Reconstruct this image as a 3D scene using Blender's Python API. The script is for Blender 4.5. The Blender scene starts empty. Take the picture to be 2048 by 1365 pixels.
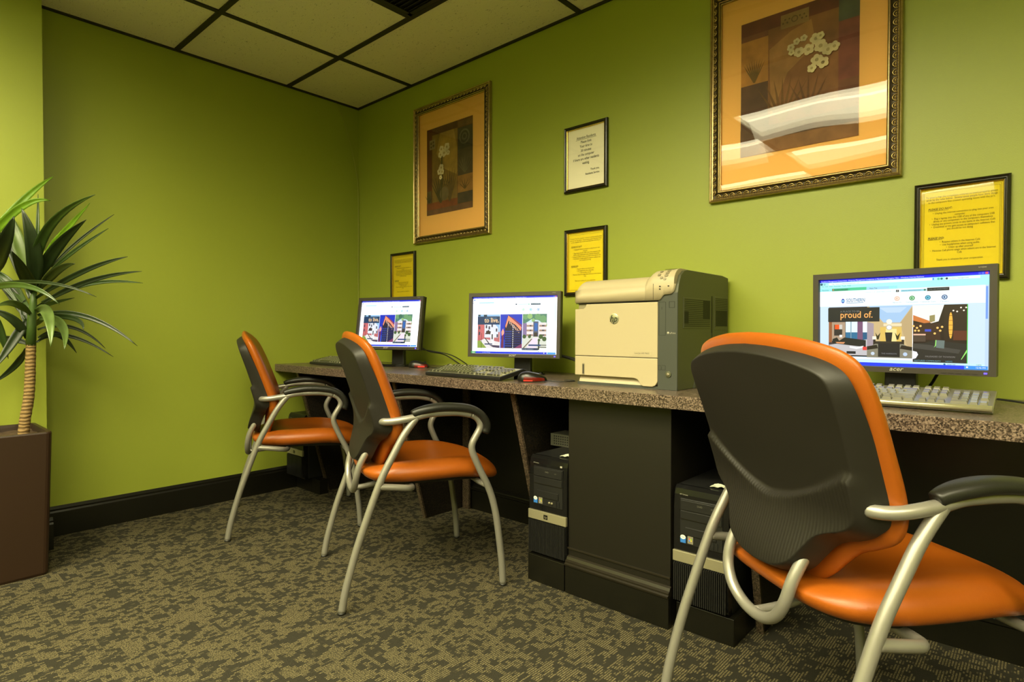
import bpy, bmesh, math, random
from mathutils import Vector, Matrix
PI = math.pi
random.seed(7)
COL = bpy.context.scene.collection

# ------------------------------------------------------------------ colour and materials
def lin(c):
    c = c / 255.0
    return c / 12.92 if c <= 0.04045 else ((c + 0.055) / 1.055) ** 2.4
def rgb(r, g, b): return (lin(r), lin(g), lin(b), 1.0)

def new_mat(name):
    m = bpy.data.materials.new(name); m.use_nodes = True
    nt = m.node_tree; b = nt.nodes['Principled BSDF']
    return m, nt, b
def mat(name, col, rough=0.5, metal=0.0, bump=0.0, bscale=200.0, spec=0.5, mottle=0.0, mscale=6.0, coat=0.0):
    m, nt, b = new_mat(name)
    b.inputs['Base Color'].default_value = col
    b.inputs['Roughness'].default_value = rough
    b.inputs['Metallic'].default_value = metal
    b.inputs['Specular IOR Level'].default_value = spec
    b.inputs['Coat Weight'].default_value = coat
    tc = nt.nodes.new('ShaderNodeTexCoord')
    if mottle:
        n = nt.nodes.new('ShaderNodeTexNoise'); n.inputs['Scale'].default_value = mscale; n.inputs['Detail'].default_value = 5
        nt.links.new(tc.outputs['Object'], n.inputs['Vector'])
        mx = nt.nodes.new('ShaderNodeMix'); mx.data_type = 'RGBA'
        mx.inputs['A'].default_value = tuple(v * (1 - mottle) for v in col[:3]) + (1,)
        mx.inputs['B'].default_value = tuple(min(1, v * (1 + mottle)) for v in col[:3]) + (1,)
        nt.links.new(n.outputs['Fac'], mx.inputs['Factor']); nt.links.new(mx.outputs['Result'], b.inputs['Base Color'])
    if bump:
        n = nt.nodes.new('ShaderNodeTexNoise'); n.inputs['Scale'].default_value = bscale; n.inputs['Detail'].default_value = 3
        nt.links.new(tc.outputs['Object'], n.inputs['Vector'])
        bp = nt.nodes.new('ShaderNodeBump'); bp.inputs['Strength'].default_value = bump; bp.inputs['Distance'].default_value = 0.002
        nt.links.new(n.outputs['Fac'], bp.inputs['Height']); nt.links.new(bp.outputs['Normal'], b.inputs['Normal'])
    return m
def emis(name, col, strength):
    m, nt, b = new_mat(name)
    b.inputs['Base Color'].default_value = (0, 0, 0, 1)
    b.inputs['Emission Color'].default_value = col; b.inputs['Emission Strength'].default_value = strength
    return m

M = {}
WALLC = rgb(149, 160, 55)
M['wall'] = mat('green_wall_paint', WALLC, 0.42, bump=0.12, bscale=300, mottle=0.03, mscale=2)
M['black_trim'] = mat('black_painted_wood', rgb(17, 16, 10), 0.32, bump=0.1, bscale=60, mottle=0.2, mscale=20)
M['black_panel'] = mat('black_painted_panel', rgb(20, 17, 9), 0.45, bump=0.1, bscale=90)
M['grid'] = mat('dark_ceiling_grid', rgb(30, 27, 12), 0.5, bump=0.2, bscale=150)
M['dark_vent'] = mat('dark_vent', rgb(24, 20, 10), 0.6)
M['silver_tube'] = mat('satin_silver_tube', rgb(150, 147, 138), 0.34, 0.5)
M['shell'] = None
M['black_rubber'] = mat('black_armrest', rgb(29, 29, 25), 0.42, bump=0.1, bscale=300)
M['dark_metal'] = mat('dark_metal', rgb(40, 38, 34), 0.4, 0.5)
M['plastic_black'] = mat('black_plastic', rgb(30, 30, 29), 0.35, bump=0.05, bscale=500)
M['plastic_gloss'] = mat('gloss_black_plastic', rgb(18, 18, 18), 0.16, spec=0.5)
M['mouse_plastic'] = mat('mouse_plastic', rgb(20, 19, 17), 0.3, spec=0.5)
M['mouse_red'] = mat('translucent_red_plastic', rgb(92, 8, 6), 0.2)
M['bezel'] = mat('monitor_bezel', rgb(58, 53, 46), 0.42, bump=0.05, bscale=500)
M['kb_key'] = mat('black_key', rgb(62, 62, 50), 0.3)
M['kb_gap'] = mat('light_key_edge', rgb(150, 148, 122), 0.4)
M['cover_film'] = mat('clear_keyboard_cover', rgb(104, 102, 84), 0.22, coat=0.3)
M['cover_key'] = mat('covered_key', rgb(108, 105, 88), 0.22, coat=0.4)
M['silver_plastic'] = mat('silver_plastic', rgb(185, 180, 150), 0.22, 0.6)
M['cream'] = mat('cream_plastic', rgb(176, 163, 132), 0.4)
M['cream_dark'] = mat('cream_recess', rgb(132, 124, 98), 0.45)
M['prt_grey'] = mat('printer_grey', rgb(64, 67, 62), 0.4)
M['prt_side'] = mat('printer_side', rgb(72, 74, 52), 0.42)
M['seam'] = mat('seam_black', rgb(12, 12, 10), 0.6)
M['gold_badge'] = mat('silver_badge', rgb(190, 188, 160), 0.25, 0.7)
M['planter'] = mat('brown_planter', rgb(44, 27, 15), 0.42, bump=0.1, bscale=300, mottle=0.06, mscale=8)
M['trunk'] = None
M['frame_black'] = mat('black_frame', rgb(28, 24, 14), 0.22, bump=0.05, bscale=100)
M['frame_gold_lip'] = mat('gold_lip', rgb(200, 170, 90), 0.22, 1.0)
M['frame_bronze'] = mat('antique_gold', rgb(180, 158, 108), 0.27, 0.9, mottle=0.3, mscale=90)
M['frame_hollow'] = mat('frame_hollow', rgb(62, 50, 26), 0.4, 0.4, mottle=0.4, mscale=120)
M['ink'] = mat('ink', rgb(40, 36, 10), 0.8)
M['ink_y'] = mat('ink_faded', rgb(122, 104, 6), 0.8)
M['red'] = emis('red_mouse_light', (1.0, 0.03, 0.01, 1), 0.75)
M['blue_led'] = emis('blue_led', (0.08, 0.05, 1.0, 1), 3.0)
M['green_led'] = emis('green_led', (0.1, 1.0, 0.3, 1), 1.5)
M['soil'] = mat('dark_soil', rgb(66, 48, 30), 0.9, bump=1.0, bscale=80, mottle=0.5, mscale=60)
M['silver_band'] = mat('silver_band', rgb(148, 142, 114), 0.35, 0.35)
M['cable'] = mat('black_cable', rgb(20, 22, 16), 0.45)
M['cord_green'] = mat('painted_cord', rgb(160, 165, 70), 0.5)
M['logo_grey'] = mat('logo_grey', rgb(170, 166, 150), 0.4)
M['dim_print'] = mat('dim_lettering', rgb(104, 102, 90), 0.5)
M['grey_metal'] = mat('grey_perforated', rgb(84, 84, 70), 0.5)
M['lamp_white'] = mat('white_reflector', rgb(225, 222, 200), 0.5)

def leather():
    m, nt, b = new_mat('orange_vinyl')
    tc = nt.nodes.new('ShaderNodeTexCoord')
    n = nt.nodes.new('ShaderNodeTexNoise'); n.inputs['Scale'].default_value = 7; n.inputs['Detail'].default_value = 3
    v = nt.nodes.new('ShaderNodeTexVoronoi'); v.inputs['Scale'].default_value = 420
    mx = nt.nodes.new('ShaderNodeMix'); mx.data_type = 'RGBA'
    mx.inputs['A'].default_value = rgb(146, 72, 11); mx.inputs['B'].default_value = rgb(158, 83, 17)
    nt.links.new(tc.outputs['Object'], n.inputs['Vector']); nt.links.new(tc.outputs['Object'], v.inputs['Vector'])
    nt.links.new(n.outputs['Fac'], mx.inputs['Factor']); nt.links.new(mx.outputs['Result'], b.inputs['Base Color'])
    b.inputs['Roughness'].default_value = 0.38; b.inputs['Specular IOR Level'].default_value = 0.45
    bp = nt.nodes.new('ShaderNodeBump'); bp.inputs['Strength'].default_value = 0.10; bp.inputs['Distance'].default_value = 0.001
    nt.links.new(v.outputs['Distance'], bp.inputs['Height']); nt.links.new(bp.outputs['Normal'], b.inputs['Normal'])
    return m
M['vinyl'] = leather()

def shell_mat():
    m, nt, b = new_mat('charcoal_shell_plastic')
    b.inputs['Base Color'].default_value = rgb(25, 22, 16); b.inputs['Roughness'].default_value = 0.55
    tc = nt.nodes.new('ShaderNodeTexCoord')
    w = nt.nodes.new('ShaderNodeTexWave'); w.inputs['Scale'].default_value = 38; w.bands_direction = 'X'
    at = nt.nodes.new('ShaderNodeAttribute'); at.attribute_name = 'rib'
    mu = nt.nodes.new('ShaderNodeMath'); mu.operation = 'MULTIPLY'
    nt.links.new(tc.outputs['Object'], w.inputs['Vector']); nt.links.new(w.outputs['Fac'], mu.inputs[0]); nt.links.new(at.outputs['Fac'], mu.inputs[1])
    bp = nt.nodes.new('ShaderNodeBump'); bp.inputs['Strength'].default_value = 0.3; bp.inputs['Distance'].default_value = 0.0012
    n = nt.nodes.new('ShaderNodeTexNoise'); n.inputs['Scale'].default_value = 700
    nt.links.new(tc.outputs['Object'], n.inputs['Vector'])
    ad = nt.nodes.new('ShaderNodeMath'); ad.operation = 'MULTIPLY_ADD'; ad.inputs[1].default_value = 0.25
    nt.links.new(n.outputs['Fac'], ad.inputs[0]); nt.links.new(mu.outputs[0], ad.inputs[2])
    nt.links.new(ad.outputs[0], bp.inputs['Height']); nt.links.new(bp.outputs['Normal'], b.inputs['Normal'])
    return m
M['shell'] = shell_mat()

def granite(name, dark, mid, light, rough, scale=230):
    m, nt, b = new_mat(name)
    tc = nt.nodes.new('ShaderNodeTexCoord')
    v = nt.nodes.new('ShaderNodeTexVoronoi'); v.inputs['Scale'].default_value = scale
    n = nt.nodes.new('ShaderNodeTexNoise'); n.inputs['Scale'].default_value = scale * 0.55; n.inputs['Detail'].default_value = 4
    nt.links.new(tc.outputs['Object'], v.inputs['Vector']); nt.links.new(tc.outputs['Object'], n.inputs['Vector'])
    bw = nt.nodes.new('ShaderNodeRGBToBW'); nt.links.new(v.outputs['Color'], bw.inputs['Color'])
    ad = nt.nodes.new('ShaderNodeMath'); ad.operation = 'ADD'; nt.links.new(bw.outputs['Val'], ad.inputs[0]); nt.links.new(n.outputs['Fac'], ad.inputs[1])
    mu = nt.nodes.new('ShaderNodeMath'); mu.operation = 'MULTIPLY'; mu.inputs[1].default_value = 0.5; nt.links.new(ad.outputs[0], mu.inputs[0])
    cr = nt.nodes.new('ShaderNodeValToRGB'); e = cr.color_ramp.elements
    e[0].position = 0.34; e[0].color = dark; e[1].position = 0.66; e[1].color = light
    k = cr.color_ramp.elements.new(0.47); k.color = mid
    nt.links.new(mu.outputs[0], cr.inputs['Fac']); nt.links.new(cr.outputs['Color'], b.inputs['Base Color'])
    b.inputs['Roughness'].default_value = rough
    return m
M['granite'] = granite('speckled_laminate', rgb(40, 32, 26), rgb(82, 68, 58), rgb(136, 119, 104), 0.28, 330)
M['granite_shaded'] = granite('shaded_speckled_laminate', rgb(9, 8, 6), rgb(19, 16, 12), rgb(50, 42, 32), 0.42, 300)  # laminate copy with the under-counter shade put into its colour
M['granite_edge'] = granite('speckled_edge_strip', rgb(30, 24, 18), rgb(62, 50, 39), rgb(104, 90, 72), 0.4, 320)

def carpet():
    m, nt, b = new_mat('patterned_loop_carpet')
    N = nt.nodes.new; L = nt.links.new
    geo = N('ShaderNodeNewGeometry'); sep = N('ShaderNodeSeparateXYZ'); L(geo.outputs['Position'], sep.inputs[0])
    def math_(op, a, bb=None, v1=None, v2=None):
        q = N('ShaderNodeMath'); q.operation = op
        if a is not None: L(a, q.inputs[0])
        if v1 is not None: q.inputs[0].default_value = v1
        if bb is not None: L(bb, q.inputs[1])
        if v2 is not None: q.inputs[1].default_value = v2
        return q.outputs[0]
    P = 0.0070
    xr = math_('DIVIDE', sep.outputs['X'], v2=P)
    xi = math_('FLOOR', xr)
    xs = math_('MULTIPLY', xi, v2=P)
    yq = math_('DIVIDE', sep.outputs['Y'], v2=0.012)
    cmb = N('ShaderNodeCombineXYZ'); L(xs, cmb.inputs['X']); L(math_('MULTIPLY', math_('FLOOR', yq), v2=0.012), cmb.inputs['Y'])
    n = N('ShaderNodeTexNoise'); n.inputs['Scale'].default_value = 25; n.inputs['Detail'].default_value = 2.0; n.inputs['Distortion'].default_value = 1.3
    L(cmb.outputs[0], n.inputs['Vector'])
    n2 = N('ShaderNodeTexNoise'); n2.inputs['Scale'].default_value = 1.7; n2.inputs['Detail'].default_value = 2; L(geo.outputs['Position'], n2.inputs['Vector'])
    msk = N('ShaderNodeMapRange'); msk.inputs['From Min'].default_value = 0.47; msk.inputs['From Max'].default_value = 0.505
    L(math_('ADD', n.outputs['Fac'], math_('MULTIPLY', math_('SUBTRACT', n2.outputs['Fac'], v2=0.5), v2=0.10)), msk.inputs['Value'])
    fx = math_('SUBTRACT', xr, xi)
    tri = math_('ABSOLUTE', math_('SUBTRACT', fx, v2=0.5))
    row = N('ShaderNodeMapRange'); row.inputs['From Min'].default_value = 0.36; row.inputs['From Max'].default_value = 0.22; L(tri, row.inputs['Value'])
    # loops along each row
    n3 = N('ShaderNodeTexNoise'); n3.inputs['Scale'].default_value = 260; n3.inputs['Detail'].default_value = 2; L(geo.outputs['Position'], n3.inputs['Vector'])
    lp = N('ShaderNodeMapRange'); lp.inputs['From Min'].default_value = 0.36; lp.inputs['From Max'].default_value = 0.56; L(n3.outputs['Fac'], lp.inputs['Value'])
    f = math_('MULTIPLY', msk.outputs[0], math_('MULTIPLY', row.outputs[0], lp.outputs[0]))
    mx = N('ShaderNodeMix'); mx.data_type = 'RGBA'
    mx.inputs['A'].default_value = rgb(44, 42, 34); mx.inputs['B'].default_value = rgb(112, 103, 74)
    L(f, mx.inputs['Factor'])
    n4 = N('ShaderNodeTexNoise'); n4.inputs['Scale'].default_value = 500; L(geo.outputs['Position'], n4.inputs['Vector'])
    m2 = N('ShaderNodeMix'); m2.data_type = 'RGBA'; m2.blend_type = 'MULTIPLY'; m2.inputs['Factor'].default_value = 0.75
    L(mx.outputs['Result'], m2.inputs['A']); L(n4.outputs['Fac'], m2.inputs['B'])
    g = N('ShaderNodeMix'); g.data_type = 'RGBA'; g.blend_type = 'ADD'; g.inputs['Factor'].default_value = 0.55
    L(m2.outputs['Result'], g.inputs['A']); L(mx.outputs['Result'], g.inputs['B'])
    L(g.outputs['Result'], b.inputs['Base Color']); b.inputs['Roughness'].default_value = 0.95; b.inputs['Specular IOR Level'].default_value = 0.1
    bp = N('ShaderNodeBump'); bp.inputs['Strength'].default_value = 0.6; bp.inputs['Distance'].default_value = 0.003
    L(math_('ADD', f, n4.outputs['Fac']), bp.inputs['Height']); L(bp.outputs['Normal'], b.inputs['Normal'])
    return m
M['carpet'] = carpet()

def tile_mat():
    m, nt, b = new_mat('acoustic_ceiling_tile')
    tc = nt.nodes.new('ShaderNodeTexCoord')
    n = nt.nodes.new('ShaderNodeTexNoise'); n.inputs['Scale'].default_value = 55; n.inputs['Detail'].default_value = 4; n.inputs['Distortion'].default_value = 1.5
    mp = nt.nodes.new('ShaderNodeMapping'); mp.inputs['Scale'].default_value = (1.0, 2.2, 1.0)
    nt.links.new(tc.outputs['Object'], mp.inputs['Vector']); nt.links.new(mp.outputs['Vector'], n.inputs['Vector'])
    cr = nt.nodes.new('ShaderNodeValToRGB'); e = cr.color_ramp.elements
    e[0].position = 0.28; e[0].color = rgb(150, 144, 112); e[1].position = 0.37; e[1].color = rgb(232, 226, 190)
    nt.links.new(n.outputs['Fac'], cr.inputs['Fac']); nt.links.new(cr.outputs['Color'], b.inputs['Base Color'])
    b.inputs['Roughness'].default_value = 0.9
    bp = nt.nodes.new('ShaderNodeBump'); bp.inputs['Strength'].default_value = 0.4; bp.inputs['Distance'].default_value = 0.002
    nt.links.new(n.outputs['Fac'], bp.inputs['Height']); nt.links.new(bp.outputs['Normal'], b.inputs['Normal'])
    return m
M['tile'] = tile_mat()

def trunk_mat():
    m, nt, b = new_mat('ringed_trunk_bark')
    tc = nt.nodes.new('ShaderNodeTexCoord')
    w = nt.nodes.new('ShaderNodeTexWave'); w.bands_direction = 'Z'; w.inputs['Scale'].default_value = 22; w.inputs['Distortion'].default_value = 4; w.inputs['Detail'].default_value = 3
    nt.links.new(tc.outputs['Object'], w.inputs['Vector'])
    cr = nt.nodes.new('ShaderNodeValToRGB'); e = cr.color_ramp.elements
    e[0].color = rgb(104, 82, 46); e[1].color = rgb(150, 122, 74)
    nt.links.new(w.outputs['Fac'], cr.inputs['Fac']); nt.links.new(cr.outputs['Color'], b.inputs['Base Color'])
    b.inputs['Roughness'].default_value = 0.8
    bp = nt.nodes.new('ShaderNodeBump'); bp.inputs['Strength'].default_value = 0.6; bp.inputs['Distance'].default_value = 0.004
    nt.links.new(w.outputs['Fac'], bp.inputs['Height']); nt.links.new(bp.outputs['Normal'], b.inputs['Normal'])
    return m
M['trunk'] = trunk_mat()

def attr_mat(name, emit=0.0, rough=0.6, noise=0.0, nscale=30):
    m, nt, b = new_mat(name)
    at = nt.nodes.new('ShaderNodeAttribute'); at.attribute_name = 'paint'
    src = at.outputs['Color']
    if noise:
        tc = nt.nodes.new('ShaderNodeTexCoord')
        n = nt.nodes.new('ShaderNodeTexNoise'); n.inputs['Scale'].default_value = nscale; n.inputs['Detail'].default_value = 6
        nt.links.new(tc.outputs['Object'], n.inputs['Vector'])
        mr = nt.nodes.new('ShaderNodeMapRange'); mr.inputs['From Min'].default_value = 0.25; mr.inputs['From Max'].default_value = 0.75
        mr.inputs['To Min'].default_value = 1 - noise; mr.inputs['To Max'].default_value = 1 + noise
        nt.links.new(n.outputs['Fac'], mr.inputs['Value'])
        mx = nt.nodes.new('ShaderNodeMix'); mx.data_type = 'RGBA'; mx.blend_type = 'MULTIPLY'; mx.inputs['Factor'].default_value = 1
        nt.links.new(src, mx.inputs['A']); nt.links.new(mr.outputs[0], mx.inputs['B']); src = mx.outputs['Result']
    if emit:
        b.inputs['Base Color'].default_value = (0.005, 0.005, 0.005, 1); b.inputs['Roughness'].default_value = 0.35
        nt.links.new(src, b.inputs['Emission Color']); b.inputs['Emission Strength'].default_value = emit
    else:
        nt.links.new(src, b.inputs['Base Color']); b.inputs['Roughness'].default_value = rough
    return m
M['screen'] = attr_mat('lit_screen', emit=0.85)
M['print'] = attr_mat('printed_paper', rough=0.7)
M['art'] = attr_mat('art_print', rough=0.7, noise=0.35, nscale=14)
M['leaf'] = attr_mat('leaf', rough=0.4, noise=0.2, nscale=25)

def glass_mat(wavy=0.0):
    m = bpy.data.materials.new('picture_glass'); m.use_nodes = True; nt = m.node_tree; nt.nodes.clear()
    out = nt.nodes.new('ShaderNodeOutputMaterial'); mx = nt.nodes.new('ShaderNodeMixShader'); fr = nt.nodes.new('ShaderNodeFresnel'); fr.inputs['IOR'].default_value = 1.5
    tr = nt.nodes.new('ShaderNodeBsdfTransparent'); gl = nt.nodes.new('ShaderNodeBsdfGlossy'); gl.inputs['Roughness'].default_value = 0.015
    nt.links.new(fr.outputs[0], mx.inputs[0]); nt.links.new(tr.outputs[0], mx.inputs[1]); nt.links.new(gl.outputs[0], mx.inputs[2]); nt.links.new(mx.outputs[0], out.inputs['Surface'])
    if wavy:
        tc = nt.nodes.new('ShaderNodeTexCoord'); n = nt.nodes.new('ShaderNodeTexNoise'); n.inputs['Scale'].default_value = 3.0; n.inputs['Detail'].default_value = 0
        nt.links.new(tc.outputs['Object'], n.inputs['Vector'])
        bp = nt.nodes.new('ShaderNodeBump'); bp.inputs['Strength'].default_value = 1.0; bp.inputs['Distance'].default_value = wavy
        nt.links.new(n.outputs['Fac'], bp.inputs['Height']); nt.links.new(bp.outputs['Normal'], gl.inputs['Normal'])
    return m
M['glass'] = glass_mat(0.0035)
M['glass_flat'] = glass_mat(0.003)

# ------------------------------------------------------------------ mesh builder
class MB:
    def __init__(s): s.v = []; s.f = []; s.c = []; s.sm = []; s.mi = []; s.rib = None
    def add(s, vs, fs, col=None, smooth=False, mi=0, M=None):
        o = len(s.v)
        if M is not None: vs = [M @ Vector(v) for v in vs]
        s.v += [tuple(v) for v in vs]
        for f in fs: s.f.append(tuple(i + o for i in f)); s.c.append(col); s.sm.append(smooth); s.mi.append(mi)
        return s
    def box(s, x0, y0, z0, x1, y1, z1, **k):
        vs = [(x, y, z) for z in (z0, z1) for y in (y0, y1) for x in (x0, x1)]
        return s.add(vs, [(0, 2, 3, 1), (4, 5, 7, 6), (0, 1, 5, 4), (2, 6, 7, 3), (0, 4, 6, 2), (1, 3, 7, 5)], **k)
    def prism(s, pts, a0, a1, axis='z', **k):
        # extrude polygon pts (2D) between a0 and a1 on the given axis
        n = len(pts)
        def P(p, a):
            return {'z': (p[0], p[1], a), 'y': (p[0], a, p[1]), 'x': (a, p[0], p[1])}[axis]
        vs = [P(p, a0) for p in pts] + [P(p, a1) for p in pts]
        fs = [tuple(range(n))[::-1], tuple(range(n, 2 * n))] + [(i, (i + 1) % n, n + (i + 1) % n, n + i) for i in range(n)]
        return s.add(vs, fs, **k)
    def tube(s, path, r, seg=12, caps=True, squash=None, smooth=True, **k):
        path = [Vector(p) for p in path]; n = len(path)
        rr = r if isinstance(r, (list, tuple)) else [r] * n
        T = [(path[min(i + 1, n - 1)] - path[max(i - 1, 0)]).normalized() for i in range(n)]
        up = Vector((0, 0, 1)) if abs(T[0].z) < 0.9 else Vector((1, 0, 0))
        N0 = (up - T[0] * up.dot(T[0])).normalized()
        vs = []; Nn = N0
        for i in range(n):
            Nn = (Nn - T[i] * Nn.dot(T[i])).normalized(); B = T[i].cross(Nn)
            for j in range(seg):
                a = 2 * PI * j / seg
                vs.append(path[i] + (Nn * math.cos(a) + B * math.sin(a)) * rr[i])
        fs = [(i * seg + j, i * seg + (j + 1) % seg, (i + 1) * seg + (j + 1) % seg, (i + 1) * seg + j) for i in range(n - 1) for j in range(seg)]
        if caps: fs += [tuple(range(seg))[::-1], tuple(range((n - 1) * seg, n * seg))]
        return s.add(vs, fs, smooth=smooth, **k)
    def grid(s, rows, close=False, smooth=True, **k):
        n = len(rows); m = len(rows[0])
        vs = [p for r in rows for p in r]
        fs = []
        for i in range(n - 1):
            for j in range(m if close else m - 1):
                fs.append((i * m + j, i * m + (j + 1) % m, (i + 1) * m + (j + 1) % m, (i + 1) * m + j))
        return s.add(vs, fs, smooth=smooth, **k)
    def build(s, name, mats, parent=None, bevel=0, bseg=2, fixn=False, loc=None):
        me = bpy.data.meshes.new(name); me.from_pydata(s.v, [], s.f)
        if not isinstance(mats, (list, tuple)): mats = [mats]
        for m in mats: me.materials.append(m)
        me.polygons.foreach_set('use_smooth', s.sm); me.polygons.foreach_set('material_index', s.mi)
        if any(c is not None for c in s.c):
            at = me.attributes.new('paint', 'FLOAT_COLOR', 'CORNER'); data = []
            for p in me.polygons:
                c = s.c[p.index] or (0.5, 0.5, 0.5, 1)
                data += list(c) * len(p.vertices)
            at.data.foreach_set('color', data)
        if s.rib is not None:
            at = me.attributes.new('rib', 'FLOAT', 'POINT'); at.data.foreach_set('value', s.rib)
        if fixn:
            bm = bmesh.new(); bm.from_mesh(me); bmesh.ops.remove_doubles(bm, verts=bm.verts, dist=1e-6); bmesh.ops.recalc_face_normals(bm, faces=bm.faces); bm.to_mesh(me); bm.free()
        me.update()
        o = bpy.data.objects.new(name, me); COL.objects.link(o)
        if parent: o.parent = parent
        if loc: o.location = loc
        if bevel:
            b = o.modifiers.new('bevel', 'BEVEL'); b.width = bevel; b.segments = bseg; b.limit_method = 'ANGLE'; b.angle_limit = 0.6
            b.harden_normals = False
        return o
def spline(pts, n=6):
    pts = [Vector(p) for p in pts]; out = []
    for i in range(len(pts) - 1):
        p0 = pts[max(i - 1, 0)]; p1 = pts[i]; p2 = pts[i + 1]; p3 = pts[min(i + 2, len(pts) - 1)]
        for k in range(n):
            t = k / n
            out.append(0.5 * ((2 * p1) + (p2 - p0) * t + (2 * p0 - 5 * p1 + 4 * p2 - p3) * t * t + (3 * p1 - p0 - 3 * p2 + p3) * t ** 3))
    out.append(pts[-1]); return out
def interp(x, xs, ys):
    if x <= xs[0]: return ys[0]
    for i in range(len(xs) - 1):
        if x <= xs[i + 1]: return ys[i] + (ys[i + 1] - ys[i]) * (x - xs[i]) / (xs[i + 1] - xs[i])
    return ys[-1]
def sstep(a, b, x):
    t = max(0, min(1, (x - a) / (b - a))); return t * t * (3 - 2 * t)

_tc = {}
def text_geo(txt, size=1.0, align='CENTER', shear=0.0, bold=0.0):
    key = (txt, align, shear, bold)
    if key not in _tc:
        cu = bpy.data.curves.new('t', 'FONT'); cu.body = txt; cu.size = 1.0; cu.align_x = align; cu.resolution_u = 2; cu.shear = shear; cu.offset = bold
        o = bpy.data.objects.new('t', cu); COL.objects.link(o)
        dg = bpy.context.evaluated_depsgraph_get(); me = bpy.data.meshes.new_from_object(o.evaluated_get(dg))
        _tc[key] = ([tuple(v.co) for v in me.vertices], [tuple(p.vertices) for p in me.polygons])
        bpy.data.objects.remove(o); bpy.data.curves.remove(cu); bpy.data.meshes.remove(me)
    vs, fs = _tc[key]
    return [(v[0] * size, v[1] * size) for v in vs], fs

class Paint:
    """flat coloured print on a local XZ plane facing -Y: u to the right, v upwards, metres"""
    def __init__(s, w, h): s.mb = MB(); s.w = w; s.h = h; s.k = 0; s.step = 0.00006; s.fl = 1
    def Y(s): s.k += 1; return -s.k * s.step
    def xy(s, fx, fy): return (fx - 0.5) * s.w, (0.5 - fy) * s.h      # fractions from the top left
    def poly(s, pts, col):
        y = s.Y(); q = [s.xy(*p) for p in pts]
        s.mb.add([(a, y, b) for a, b in q], [tuple(range(len(q)))], col=col)
    def rect(s, x0, y0, x1, y1, col): s.poly([(x0, y0), (x0, y1), (x1, y1), (x1, y0)], col)
    def circ(s, cx, cy, r, col, ry=None, n=14, a0=0):
        ry = ry if ry is not None else r * s.w / s.h
        s.poly([(cx + r * math.cos(a0 + 2 * PI * i / n), cy - ry * math.sin(a0 + 2 * PI * i / n)) for i in range(n)], col)
    def text(s, t, fx, fy, size, col, align='CENTER', wide=1.0, shear=0.0, bold=0.0, y=None):
        y = s.Y(); vs, fs = text_geo(t, size, align, shear, bold); x0, z0 = s.xy(fx, fy)
        s.mb.add([(x0 + a * wide, y, z0 + b) for a, b in vs], fs, col=col)

# ------------------------------------------------------------------ scene objects
def tag(o, label=None, cat=None, group=None, kind=None):
    if label: o['label'] = label
    if cat: o['category'] = cat
    if group: o['group'] = group
    if kind: o['kind'] = kind
    return o
def thing(name, loc, rz, label, cat, group=None):
    o = bpy.data.objects.new(name, None); COL.objects.link(o); o.empty_display_size = 0.1
    o.location = loc; o.rotation_euler = (0, 0, rz)
    return tag(o, label, cat, group)
def copy_tree(o, parent=None):
    c = o.copy(); COL.objects.link(c); c.parent = parent
    for ch in list(o.children): copy_tree(ch, c)
    return c
def struct(name, mb, m, **k):
    return tag(mb.build(name, m, **k), kind='structure')

# ---- room --------------------------------------------------------
H = 2.39; XR = 6.2; YF = -6.6
struct('floor', MB().box(-0.3, YF - .2, -0.05, XR + .2, 0.2, 0.0), M['carpet'])
struct('wall_back', MB().box(-0.15, 0.0, 0.0, XR + .15, 0.15, H + .15), M['wall'])
struct('wall_left', MB().box(-0.15, YF, 0.0, 0.0, 0.0, H + .15), M['wall'])
struct('wall_left_projection', MB().box(0.0, YF, 0.0, 0.19, -1.684, H), M['wall'])
struct('wall_right', MB().box(XR, YF, 0.0, XR + .15, 0.0, H + .15), M['wall'])
struct('wall_front', MB().box(-0.15, YF - .15, 0.0, XR + .15, YF, H + .15), M['wall'])

def skirting(name, x0, y0, x1, y1, nx, ny, h=0.137, t=0.016):
    # board with a moulded top along a wall from (x0,y0) to (x1,y1), normal (nx,ny)
    prof = [(0, 0), (t, 0), (t, h - .028), (t - .004, h - .02), (t - .003, h - .012), (t - .009, h - .004), (t - .012, h), (0, h)]
    mb = MB(); vs = [(x0 + nx * d, y0 + ny * d, z) for d, z in prof] + [(x1 + nx * d, y1 + ny * d, z) for d, z in prof]; n = len(prof)
    mb.add(vs, [tuple(range(n)), tuple(range(n, 2 * n))[::-1]] + [(i, i + n, (i + 1) % n + n, (i + 1) % n) for i in range(n)])
    return struct(name, mb, M['black_trim'], fixn=True)
skirting('baseboard_left', 0.0, -1.684, 0.0, -0.0, 1, 0)
skirting('baseboard_left_projection', 0.19, YF, 0.19, -1.684 + .016, 1, 0)
skirting('baseboard_right', XR, YF, XR, 0, -1, 0)
skirting('baseboard_front', 0.19, YF, XR, YF, 0, 1)

# ceiling: tiles, grid, troffers
GX = [0.0, 0.5533, 1.7725, 2.9917, 4.2109, 5.4301, XR]
Y1 = -0.4895
GY = [0.0] + [Y1 - 0.6096 * i for i in range(11)]; GY[-1] = YF
TROF = [(2, 3), (1, 4), (3, 4), (2, 5), (1, 6), (3, 6), (2, 7), (1, 8), (3, 8), (2, 9), (4, 5), (4, 7), (4, 3)]
VENT = (1.163, 1.7725, 1)
tiles = MB(); bars = MB()
for i in range(len(GX) - 1):
    for j in range(len(GY) - 1):
        if (i, j) in TROF: continue
        x0, x1, y0, y1 = GX[i], GX[i + 1], GY[j + 1], GY[j]
        if i == 1 and j == 1: x1 = VENT[0]
        tiles.box(x0, y0, H + .006, x1, y1, H + .02)
tiles.box(-0.1, YF, H + .16, XR, 0.1, H + .17)
bw = 0.0125
for x in GX[1:-1]: bars.box(x - bw, YF, H, x + bw, 0.0, H + .012)
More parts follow.
